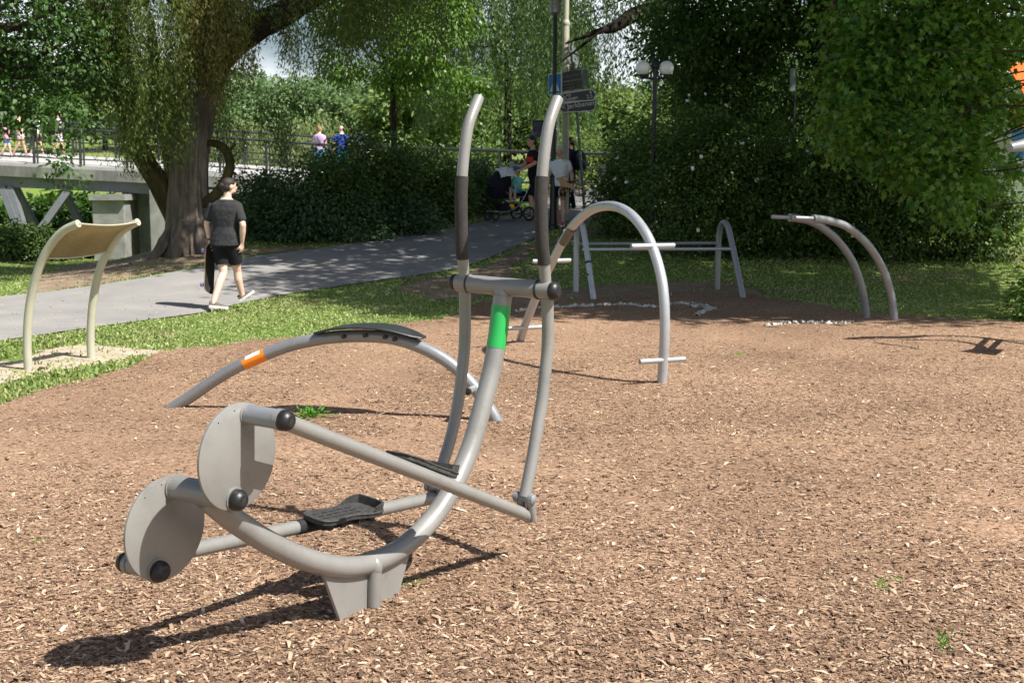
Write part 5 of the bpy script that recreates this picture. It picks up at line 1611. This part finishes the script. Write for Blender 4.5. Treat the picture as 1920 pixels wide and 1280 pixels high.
def person(label, loc, face, H=1.78, pose=None, top=None, sleeve=.55, bottom=None, leg=.55, shoe='shoe', hair='hair_dark', hairstyle='short', skin='skin', vox=.016, curl=.5, cat='person', group=None, stripe=None, fat=1.0, child=False, eyes=True, cap=None, shoes=True, shirt_len=.90):
    P = dict(DEF); P.update(pose or {})
    s = H / 1.80
    F = np.array([math.sin(face), math.cos(face), 0]); Rv = np.array([math.cos(face), -math.sin(face), 0]); U = np.array([0, 0, 1.])
    loc = np.array(loc, float)
    w = lambda p: loc + (Rv * p[0] + F * p[1] + U * p[2]) * s
    vec = lambda p: Rv * p[0] + F * p[1] + U * p[2]
    hs = 1.28 if child else 1.0
    t = thing('person', label, cat, loc, group)
    pel, che, nec, hea = (np.array(P[k], float) for k in ('pelvis', 'chest', 'neck', 'head'))
    ax = lambda a, b: vec((a, 0, 0)) * s
    def tor(f=1.0, z0=.80, full=True):
        spine = nrm(nec - pel)
        o = []
        k = nec - pel
        for u, rx, ry in ((-.22, .145, .10), (-.05, .168, .118), (.12, .165, .115), (.3, .148, .105), (.52, .165, .118), (.72, .182, .118), (.87, .178, .102), (.95, .125, .08), (.985, .08, .07), (1.02, .06, .058)):
            c = pel + k * u; c[1] += .015 * math.sin(max(u, 0) * 3)
            o.append((u, w(c), vec((rx * f * fat, 0, 0)) * s, vec((0, ry * f * (fat * 1.1 if fat > 1 else 1), 0)) * s))
        return o
    mb = MB()
    loft(mb, [q[1:] for q in tor(.94)])
    mb.caps(w(nec - [0, 0, .05]), w(nec * .45 + hea * .55), .058 * s, .052 * s)
    yw = P['yaw']; hf = nrm(F * math.cos(yw) + Rv * math.sin(yw)); hr = nrm(Rv * math.cos(yw) - F * math.sin(yw)); hc = w(hea); k = s * hs
    rot = np.array([hr, hf, U])
    mb.ball(hc + U * .025 * k, np.array([.077, .097, .095]) * k, 18, 12, rot)
    mb.ball(hc - U * .04 * k + hf * .018 * k, np.array([.06, .075, .078]) * k, 16, 10, rot)
    mb.caps(hc + hf * .088 * k + U * .015 * k, hc + hf * .112 * k - U * .022 * k, .010 * k, .014 * k, 8)
    mb.ball(hc + hf * .092 * k - U * .062 * k, np.array([.026, .012, .012]) * k, 10, 6, rot)
    for q in (-1, 1): mb.ball(hc + hr * .079 * k * q - hf * .005 * k, np.array([.012, .022, .033]) * k, 10, 8, rot)
    for i in (0, 1):
        sh, el, wr = (np.array(P[q][i]) for q in ('sh', 'el', 'wr'))
        mb.caps(w(sh), w(el), .054 * s, .042 * s); mb.caps(w(el), w(el * .65 + wr * .35), .042 * s, .044 * s); mb.caps(w(el * .65 + wr * .35), w(wr), .044 * s, .027 * s)
        hand(mb, w(wr), vec(P['hd'][i]), vec(P['palm'][i]), s, curl, 1 if i else -1)
        hip = pel + [P['hip'] * (1 if i else -1), 0, -.03]; kn, an, to = (np.array(P[q][i]) for q in ('kn', 'an', 'toe'))
        mb.caps(w(hip), w(kn), .088 * s * fat, .056 * s)
        cf = kn * .68 + an * .32; cf[1] -= .018
        mb.caps(w(kn), w(cf), .054 * s, .056 * s); mb.caps(w(cf), w(an), .056 * s, .036 * s)
        mb.caps(w(an), w(an * .2 + to * .8), .036 * s, .03 * s)
    remeshed(mb, 'body', skin, t, vox)
    if top:
        mb = MB(); T = tor(1.1)
        lo = [q for q in T if q[0] > -.06 and q[0] < 1.0]
        bot = w(pel + (nec - pel) * ((shirt_len - .94) / .56)); q0 = T[1]
        lo = [(0, bot, q0[2] * .99, q0[3] * 1.04)] + [q for q in T if -.0 < q[0] < .99]
        loft(mb, [q[1:] for q in lo], 24)
        if sleeve > 0:
            for i in (0, 1):
                sh, el, wr = (np.array(P[q][i]) for q in ('sh', 'el', 'wr'))
                if sleeve <= 1: e = sh + (el - sh) * sleeve; mb.caps(w(sh), w(e), .062 * s, .066 * s)
                else: mb.caps(w(sh), w(el), .07 * s, .056 * s); mb.caps(w(el), w(wr), .056 * s, .04 * s)
        sh_ob = remeshed(mb, 'shirt', top, t, vox * .9, 3)
        if vox < .011:
            tx = bpy.data.textures.new('folds', 'CLOUDS'); tx.noise_scale = .14; tx.noise_depth = 2
            dm = sh_ob.modifiers.new('folds', 'DISPLACE'); dm.texture = tx; dm.strength = .014; dm.texture_coords = 'GLOBAL'
        if stripe:
            mb = MB(); loft(mb, [(q[1], q[2] * 1.02, q[3] * 1.03) for q in tor(1.12) if .45 < q[0] < .8], 24); o = mb.build('chest_band', stripe, t)
    if bottom:
        mb = MB(); T = tor(1.07)
        loft(mb, [q[1:] for q in T if q[0] < .16], 24)
        for i in (0, 1):
            hip = pel + [P['hip'] * (1 if i else -1), 0, -.02]; kn, an = np.array(P['kn'][i]), np.array(P['an'][i])
            if leg <= 1: e = hip + (kn - hip) * leg; mb.tube([w(hip + [0, 0, .03]), w(hip * .6 + e * .4), w(e)], [.094 * s * fat, .094 * s * fat, .086 * s * fat], 16)
            else: mb.caps(w(hip), w(kn), .1 * s * fat, .075 * s); mb.caps(w(kn), w(an), .075 * s, .06 * s)
        remeshed(mb, 'shorts' if leg <= 1 else 'trousers', bottom, t, vox * .9, 3)
    if shoes:
        for i in (0, 1):
            an, to = np.array(P['an'][i]), np.array(P['toe'][i])
            d = nrm(vec(to - an) * 1.0); fl = nrm(vec(to) - vec(an) + U * (an[2] - to[2] - (an[2] - to[2] - .0)))
            f0 = w(an); f1 = w(to); ln = nrm(f1 - f0); 
            dn = vec((0, 0, -1)); dn = nrm(dn - ln * np.dot(dn, ln) * .55)
            heel = f0 + dn * .042 * s - ln * .045 * s
            tip = f1 + ln * .015 * s
            sd = nrm(np.cross(ln, dn)); fx = nrm(tip - heel); Lf = np.linalg.norm(tip - heel); ny = nrm(np.cross(sd, fx)); ny = ny if np.dot(ny, dn) < 0 else -ny
            def sole(u): return (.028 + .016 * math.sin(math.pi * min(1, u * 1.1)) + (.006 if u > .5 else 0)) * (1 if u < .85 else 1 - (u - .85) * 3.5)
            mb = MB(); rs = []
            for u in np.linspace(0, 1, 12):
                h = (.082 if u < .25 else .082 - (u - .25) * .075) * s; hw = max(sole(u), .012) * s
                c = heel + fx * Lf * u
                rs.append(np.array([c + sd * hw + ny * .02 * s, c + sd * hw * .85 + ny * h * .6, c + sd * hw * .4 + ny * h, c - sd * hw * .4 + ny * h, c - sd * hw * .85 + ny * h * .6, c - sd * hw + ny * .02 * s]))
            mb.rings(rs); so = mb.build('shoe', shoe, t, angle=70)
            mb = MB(); rs = []
            for u in np.linspace(-.02, 1.02, 12):
                hw = (max(sole(min(max(u, 0), 1)), .012) + .004) * s; c = heel + fx * Lf * u
                rs.append(np.array([c + sd * hw - ny * .004 * s, c + sd * hw + ny * .026 * s, c - sd * hw + ny * .026 * s, c - sd * hw - ny * .004 * s]))
            mb.rings(rs); mb.build('sole', 'sole', so, angle=60)
    if hair:
        mb = MB()
        mb.ball(hc + U * .045 * k - hf * .012 * k, np.array([.083, .1, .085]) * k, 18, 12, rot)
        mb.ball(hc + U * .0 * k - hf * .045 * k, np.array([.077, .066, .075]) * k, 16, 10, rot)
        if hairstyle == 'bun':
            mb.ball(hc - hf * .105 * k + U * .02 * k, np.array([.04, .036, .04]) * k, 12, 8)
        if hairstyle == 'curly':
            for _ in range(26):
                u = runit(1)[0]; u[2] = abs(u[2]) * 1.1 - .45
                mb.ball(hc + U * .04 * k - hf * .03 * k + u * .085 * k, .04 * k, 8, 6)
        if hairstyle == 'tail': mb.caps(hc - hf * .09 * k + U * .03 * k, hc - hf * .11 * k - U * .16 * k, .035 * k, .02 * k)
        remeshed(mb, 'hair', hair, t, vox * .8, 1)
    if cap:
        mb = MB(); mb.ball(hc + U * .05 * k, np.array([.09, .108, .085]) * k, 18, 12, rot); mb.build('cap', cap, t)
        mb = MB(); mb.ball(hc + U * .045 * k + hf * .12 * k, np.array([.07, .06, .012]) * k, 14, 8, rot); mb.build('cap_peak', cap, t)
    if eyes:
        for q in (-1, 1):
            mb = MB(); mb.ball(hc + hf * .089 * k + hr * .031 * k * q + U * .018 * k, np.array([.014, .01, .008]) * k, 8, 6, rot); mb.build('eye', 'black', t)
        mb = MB(); mb.ball(hc + hf * .098 * k - U * .062 * k, np.array([.022, .006, .005]) * k, 8, 6, rot); mb.build('mouth', 'tee_red', t)
        if hair:
            mb = MB()
            for q in (-1, 1): mb.caps(hc + hf * .093 * k + hr * .018 * k * q + U * .036 * k, hc + hf * .086 * k + hr * .045 * k * q + U * .038 * k, .005 * k, .004 * k, 6)
            mb.build('eyebrow', hair, t)
    return t, w, vec
# the man with the skateboard, walking away to the right
gR = G(407, 582); gL = G(449, 578)
def skater():
    face = R(17)
    c = np.array([-3.90, 17.45, 0.0]); c[2] = terr(c[0], c[1]) + .012
    pose = dict(pelvis=(0.0, .0, .955), chest=(0, .02, 1.31), neck=(.02, .03, 1.50), head=(.045, .06, 1.66), yaw=R(33), hip=.09,
                sh=((-.198, .02, 1.395), (.198, .02, 1.39)), el=((-.275, .0, 1.165), (.295, -.04, 1.15)), wr=((-.265, .05, .93), (.235, .03, .90)),
                kn=((-.03, -.02, .50), (.08, .16, .52)), an=((-.07, -.26, .085), (.10, .25, .15)), toe=((.07, -.14, .028), (.22, .33, .21)), hd=((.02, .1, -1), (-.16, .12, -1)), palm=((1, .1, 0), (-1, .2, 0)))
    t, w, vec = person('man in charcoal t-shirt and black shorts walking along the path with a skateboard', c, face, 1.80, pose, 'tee_char', .66, 'short_blk', .74, 'shoe', 'hair_dark', 'bun', 'skin_pale', vox=.0095, curl=.9, eyes=False, shirt_len=.85, fat=1.12)
    mb = MB(); hc = w((.07, .095, 1.572)); mb.ball(hc, (.052, .052, .042)); mb.build('beard', 'hair_dark', t)
    mb = MB(); p = w((-.266, .045, .95)); mb.lathe(p, [0, 0, 1], [(-.012, .032), (.012, .033)], 16); mb.build('wristband', 'black', t)
    # skateboard held against the left hip, hanging down
    hp = w((-.225, .06, .85))
    a = P3(392, 464, 0) ; D = float((hp - ORG) @ np.array([0, _c, -_s]))
    top = P3(395, 454, D - .02); bot = P3(391, 551, D - .02)
    ax = nrm(bot - top); L = np.linalg.norm(bot - top)
    nx = nrm(np.cross(ax, [0, 1, 0])); dk = nrm([.90, -.44, 0]); dk = nrm(dk - ax * np.dot(dk, ax)); wd = nrm(np.cross(ax, dk))
    s = thing('skateboard', 'black gripped skateboard with violet wheels held by the walking man', 'skateboard', (top + bot) / 2)
    def deck(th0, th1, sc):
        rs = []
        for u in np.linspace(-.5, .5, 25):
            v = abs(u) * 2; hw = .1 * (1 if v < .78 else math.sqrt(max(.02, 1 - ((v - .78) / .225) ** 2))) * sc
            lift = .05 * max(0, (v - .7) / .3) ** 1.6
            c_ = (top + bot) / 2 + ax * L * u * sc ** .5 + dk * (lift + 0)
            rs.append(np.array([c_ + wd * hw + dk * th0, c_ + wd * hw + dk * th1, c_ - wd * hw + dk * th1, c_ - wd * hw + dk * th0]))
        mb = MB(); mb.rings(rs); return mb
    deck(-.006, .006, 1.0).build('deck', 'birch', s, angle=40)
    deck(.0062, .0075, .985).build('grip_tape', 'grip_tape', s, angle=40)
    for u in (-.33, .33):
        c_ = (top + bot) / 2 + ax * L * u - dk * .05
        mb = MB(); mb.tube([c_ - wd * .085, c_ + wd * .085], .008, 10); mb.box(c_ + dk * .022, (.03, .025, .022), [ax, wd, dk]); k = mb.build('truck', 'chrome', s)
        for q in (-1, 1):
            mb = MB(); mb.lathe(c_ + wd * q * .07, wd * q, [(0, .022), (.004, .027), (.028, .027), (.032, .022)], 18); mb.build('wheel', 'wheelviolet', k, angle=40)
skater()

def foot(px, py):
    g = G(px, py); return np.array([g[0], g[1], g[2] + .018])
# man pushing the pram
mloc = foot(1002, 414)
mF = R(-108)
person('man in black and red jersey pushing the pram with both hands', mloc, mF, 1.80,
       dict(pelvis=(0, 0, .94), neck=(0, .03, 1.5), head=(0, .07, 1.66), el=((-.25, .08, 1.2), (.25, .12, 1.2)), wr=((-.2, .36, 1.07), (.2, .36, 1.07)), kn=((-.09, .12, .5), (.09, -.02, .5)), an=((-.1, .1, .085), (.1, -.22, .1)), toe=((-.11, .26, .03), (.11, -.05, .028)), hd=((0, 1, -.1), (0, 1, -.1)), palm=((.2, 0, -1), (-.2, 0, -1)), yaw=R(-10)),
       'tee_black', .6, 'short_blk', .95, 'black', 'hair_dark', vox=.013, stripe='tee_red')
# woman with white shirt and pink shoes
wloc = foot(1050, 428)
person('woman in white t-shirt, black shorts and pink shoes walking beside the pram', wloc, R(-158), 1.68,
       dict(el=((-.25, -.04, 1.16), (.25, -.02, 1.17)), wr=((-.3, .05, .93), (.24, .09, .93)), kn=((-.09, .06, .5), (.09, .03, .5)), an=((-.1, .08, .085), (.09, -.1, .085)), toe=((-.12, .24, .03), (.11, .05, .03))),
       'tee_white', .5, 'short_blk', .62, 'pinkshoe', 'hair_grey', 'short', vox=.013, fat=1.08)
# person with backpack behind the mast
bl = foot(1069, 396)
t, w, vec = person('person in purple top with black backpack behind the light mast', bl, R(-70), 1.72, dict(), 'purple', .6, 'short_blk', 1.5, 'shoe', 'hair_dark', 'tail', vox=.016)
bp = thing('backpack', 'black backpack on the person behind the mast', 'backpack', w((0, -.2, 1.15)))
mb = MB(); mb.ball(w((0, -.22, 1.22)), (.17, .16, .24)); mb.ball(w((0, -.3, 1.12)), (.12, .12, .14)); mb.build('bag', 'pram', bp)
mb = MB()
for q in (-.11, .11): mb.tube([w((q, -.12, 1.42)), w((q, .03, 1.5)), w((q * 1.1, .14, 1.35)), w((q * 1.2, .06, 1.1)), w((q, -.13, 1.05))], .014, 8, 5)
mb.build('strap', 'pram', bp)
# balance bike carried by the woman
def balance_bike():
    D = float((wloc - ORG) @ np.array([0, _c, -_s])) - .28
    q = lambda px, py: P3(px, py, D)
    c = q(1066, 352)
    t = thing('balance_bike', 'small wooden balance bike carried by the woman in white', 'balance bike', c)
    x = nrm(q(1089, 358) - q(1055, 365)); n = nrm([-.35, -.93, 0.]); 
    for px, py, r in ((1055.5, 362, .145), (1086, 356, .135)):
        w0 = q(px, py); nn = nrm([.72, -.69, 0]) if px < 1060 else nrm([.5, -.86, .1])
        nn = nrm(nn)
        s = nrm(np.cross(nn, [0, 0, 1])); ring = [w0 + (s * math.cos(a) + np.array([0, 0, 1]) * math.sin(a)) * (r - .02) for a in np.linspace(0, 6.283, 33)]
        mb = MB(); mb.tube(ring, .017, 10); wh = mb.build('wheel', 'tyre', t)
        mb = MB(); mb.tube([w0 + (p_ - w0) * .84 for p_ in ring], .009, 8)
        for a_ in (.4, 2.5, 4.6): mb.tube([w0, w0 + (s * math.cos(a_) + np.array([0, 0, 1]) * math.sin(a_)) * (r - .04)], .008, 6)
        mb.build('rim', 'birch', wh)
    f0, f1 = q(1055, 344), q(1084, 354)
    u = nrm(f1 - f0)
    mb = MB(); mb.prism([q(1046, 336), q(1054, 333), q(1068, 344), q(1088, 352), q(1087, 358), q(1066, 352), q(1054, 350)], nrm([.2, -.95, 0]) * .03); mb.build('frame', 'birch', t, smooth=False, bevel=.005)
    mb = MB(); mb.tube([q(1050, 334), q(1055.5, 362)], .017, 10); mb.tube([q(1045, 336), q(1050, 334)], .017, 10); mb.build('fork', 'birch', t)
    mb = MB(); mb.tube([q(1042, 335), q(1066, 330)], .012, 10); mb.build('handlebar', 'birch', t)
    mb = MB(); mb.ball(q(1070, 341), (.11, .05, .022)); mb.build('saddle', 'black', t)
balance_bike()
# pram
def pram():
    b = foot(952, 415); D = float((b - ORG) @ np.array([0, _c, -_s]))
    y = nrm([-.90, -.43, 0]); x = nrm([.43, -.90, 0])     # y: travel, x: side facing the viewer
    W = lambda a, l, z: b + y * a + x * l + np.array([0, 0, z])
    t = thing('pram', 'black pram with white cloth over the hood and silver frame on the path', 'pram', b)
    def boxloft(secs, m, nm, par=t):
        mb = MB(); rs = []
        for z, y0, y1, hw in secs:
            ring = []
            for th in np.linspace(0, 2 * np.pi, 28, endpoint=False):
                ca = np.sign(math.cos(th)) * abs(math.cos(th)) ** .5; sa = np.sign(math.sin(th)) * abs(math.sin(th)) ** .5
                ring.append(W((y0 + y1) / 2 + ca * (y1 - y0) / 2, sa * hw, z))
            rs.append(np.array(ring))
        mb.rings(rs); return mb.build(nm, m, par, angle=60)
    boxloft([(.47, -.22, .34, .16), (.50, -.28, .41, .2), (.66, -.30, .43, .215), (.70, -.28, .44, .22)], 'pram', 'carrycot')
    boxloft([(.20, -.22, .22, .17), (.34, -.25, .26, .19), (.36, -.22, .22, .18)], 'pram', 'shopping_basket')
    # hood: segmented quarter dome at the front
    mb = MB(); rs = []
    for a in np.linspace(-.12, 1.75, 12):
        ring = []
        for th in np.linspace(0, math.pi, 14):
            rr = .40 + .012 * math.cos(a * 14)
            l = -math.cos(th) * .225; h = math.sin(th) ** .6
            ring.append(W(.06 + rr * math.cos(a) * (.35 + .65 * h), l, .68 + rr * math.sin(max(a, 0)) * h * .98))
        rs.append(np.array(ring))
    v = np.vstack(rs); k = 14
    f = [(i * k + j, i * k + j + 1, (i + 1) * k + j + 1, (i + 1) * k + j) for i in range(len(rs) - 1) for j in range(k - 1)]
    mb.add(v, f); o = mb.build('hood', 'pram', t, angle=30); sm = o.modifiers.new('thickness', 'SOLIDIFY'); sm.thickness = .012
    # white cloth over the hood top
    P = np.zeros((14, 12, 3))
    for i, a in enumerate(np.linspace(1.05, 2.0, 14)):
        for j, th in enumerate(np.linspace(.7, 2.75, 12)):
            rr = .43 + .012 * rng.normal()
            P[i, j] = W(.06 + rr * math.cos(a), -math.cos(th) * .27, .68 + rr * math.sin(a) * (math.sin(th) ** .6) + .02)
    v = P.reshape(-1, 3); mb = MB(); mb.add(v, [(i * 12 + j, i * 12 + j + 1, (i + 1) * 12 + j + 1, (i + 1) * 12 + j) for i in range(13) for j in range(11)])
    o = mb.build('cover_cloth', 'tee_white', t, angle=80); sm = o.modifiers.new('thickness', 'SOLIDIFY'); sm.thickness = .006
    # frame
    for s in (-1, 1):
        mb = MB(); mb.tube([W(-.62, s * .25, 1.02), W(-.40, s * .25, .72), W(-.22, s * .25, .42), W(.02, s * .25, .22), W(.42, s * .2, .19)], .013, 10, 6); mb.tube([W(.16, s * .25, .62), W(-.06, s * .25, .42), W(-.26, s * .25, .26), W(-.36, s * .27, .16)], .011, 10, 5); mb.tube([W(.1, s * .25, .5), W(-.28, s * .25, .5)], .009, 8)
        mb.build('frame_tube', 'chrome', t)
        for a, r, lw in ((-.36, .15, .3), (.38, .095, .2)):
            c = W(a, s * lw, r); ring = [c + (y * math.cos(q) + np.array([0, 0, 1]) * math.sin(q)) * (r - .02) for q in np.linspace(0, 6.283, 29)]
            mb = MB(); mb.tube(ring, .022, 10); wh = mb.build('wheel', 'rubber', t)
            mb = MB(); mb.lathe(c - x * .012, x, [(0, .03), (.024, .03)], 14)
            for q in np.linspace(0, 6.283, 7)[:-1]: mb.tube([c, c + (y * math.cos(q) + np.array([0, 0, 1]) * math.sin(q)) * (r - .03)], .008, 6)
            mb.tube(ring, .012, 8) if False else None
            mb.tube([c + (p - c) * .82 for p in ring], .009, 8)
            mb.build('rim', 'signback', wh)
    mb = MB(); mb.tube([W(-.36, -.3, .135), W(-.36, .3, .135)], .012, 8); mb.tube([W(.38, -.2, .1), W(.38, .2, .1)], .01, 8); mb.build('axle', 'iron', t)
    mb = MB(); mb.tube([W(-.62, -.25, 1.02), W(-.64, -.2, 1.04), W(-.64, .2, 1.04), W(-.62, .25, 1.02)], .018, 10); mb.build('push_handle', 'black', t)
    boxloft([(.40, -.62, -.32, .16), (.50, -.64, -.34, .17), (.62, -.60, -.38, .15)], 'pram', 'child_seat')
    mb = MB(); mb.ball(W(.0, .195, .30), (.07, .05, .06)); mb.build('toy', 'yellow', t)
    mb = MB(); mb.ball(W(.06, .2, .27), (.045, .04, .05)); mb.build('toy', 'purple', t)
    c = W(-.14, .2, .58)
    person('small child in turquoise t-shirt and blue cap riding on the pram', c - np.array([0, 0, .42]), R(-145), 1.02,
           dict(pelvis=(0, 0, .86), chest=(0, .0, 1.15), neck=(0, 0, 1.36), head=(0, .03, 1.57), sh=((-.17, 0, 1.28), (.17, 0, 1.28)), el=((-.22, .12, 1.06), (.22, .12, 1.06)), wr=((-.14, .3, .98), (.14, .3, .98)), kn=((-.1, .32, .84), (.1, .32, .84)), an=((-.1, .36, .5), (.1, .36, .5)), toe=((-.11, .52, .46), (.11, .52, .46))),
           'tee_teal', .7, 'short_blue', .9, 'shoe', 'hair_dark', vox=.011, child=True, cap='navycap', cat='child', fat=1.0)
pram()

# people on the bridge
def on_bridge(px, k):
    E = [P3(-260, 291, 44.5), P3(0, 304, 44), P3(330, 320, 44), P3(640, 341, 44)]
    D = 44 + 4.2 * k; p = P3(px, 300, D)
    z = np.interp(p[0], [e[0] for e in E], [e[2] for e in E]) + .36 * k
    return np.array([p[0], 43.9 + 4.2 * k + .0, z])
def bperson(label, px, k, *a, **kw):
    p = on_bridge(px, k); p[1] = on_bridge(px, 0)[1] * 0 + float((P3(px, 300, 44)[1])) + 4.2 * k
    return person(label, p, *a, **kw)
t, w, vec = bperson('man in lilac polo and bright blue shorts walking on the bridge', 600, .45, R(15), 1.76, dict(wr=((-.2, .2, 1.05), (.25, .0, .93))), 'tee_lilac', .6, 'short_blue', 1.0, 'white', 'hair_ginger', 'short', 'skin_pale', vox=.018, fat=1.12)
mb = MB(); mb.tube([w((-.12, .1, 1.5)), w((-.05, -.12, 1.42)), w((.12, -.15, 1.15)), w((.2, -.05, 1.0))], .014, 8, 5); mb.build('shoulder_strap', 'black', t)
bperson('bald man in royal blue t-shirt walking on the bridge', 641, .4, R(-20), 1.84, dict(), 'tee_blue', .6, 'short_blue', 1.0, 'white', None, 'short', 'skin_pale', vox=.018, fat=1.08)
bperson('grey haired person bending over the lectern at the bridge end', 684, .55, R(175), 1.6, dict(neck=(0, .12, 1.46), head=(0, .2, 1.58)), 'tee_white', .8, 'short_blk', 1.5, 'shoe', 'hair_grey', 'short', vox=.02)
cp = dict(kn=((-.09, .1, .5), (.09, -.04, .5)), an=((-.1, .2, .085), (.1, -.28, .12)), toe=((-.11, .36, .03), (.11, -.12, .03)))
bperson('child in pink top and bright blue cap walking on the bridge', 14, .35, R(95), 1.38, cp, 'pink', .5, 'navycap', .5, 'shoe', 'hair_ginger', 'short', 'skin_pale', vox=.015, child=True, cap='bluecap', cat='child')
bperson('curly haired woman in beige top and white shorts on the bridge', 40, .5, R(90), 1.70, cp, 'beige', .0, 'tee_white', .4, 'shoe', 'hair_ginger', 'curly', vox=.018)
bperson('person in white shirt on the bridge half hidden by leaves', 72, .6, R(85), 1.66, cp, 'tee_white', .5, 'short_blk', .6, 'white', 'hair_dark', 'short', vox=.018)
bperson('grey haired walker in pale lilac shirt on the bridge beside the leaves', 112, .6, R(80), 1.72, cp, 'tee_lilac', .5, 'tee_white', .7, 'white', 'hair_grey', 'short', vox=.018)
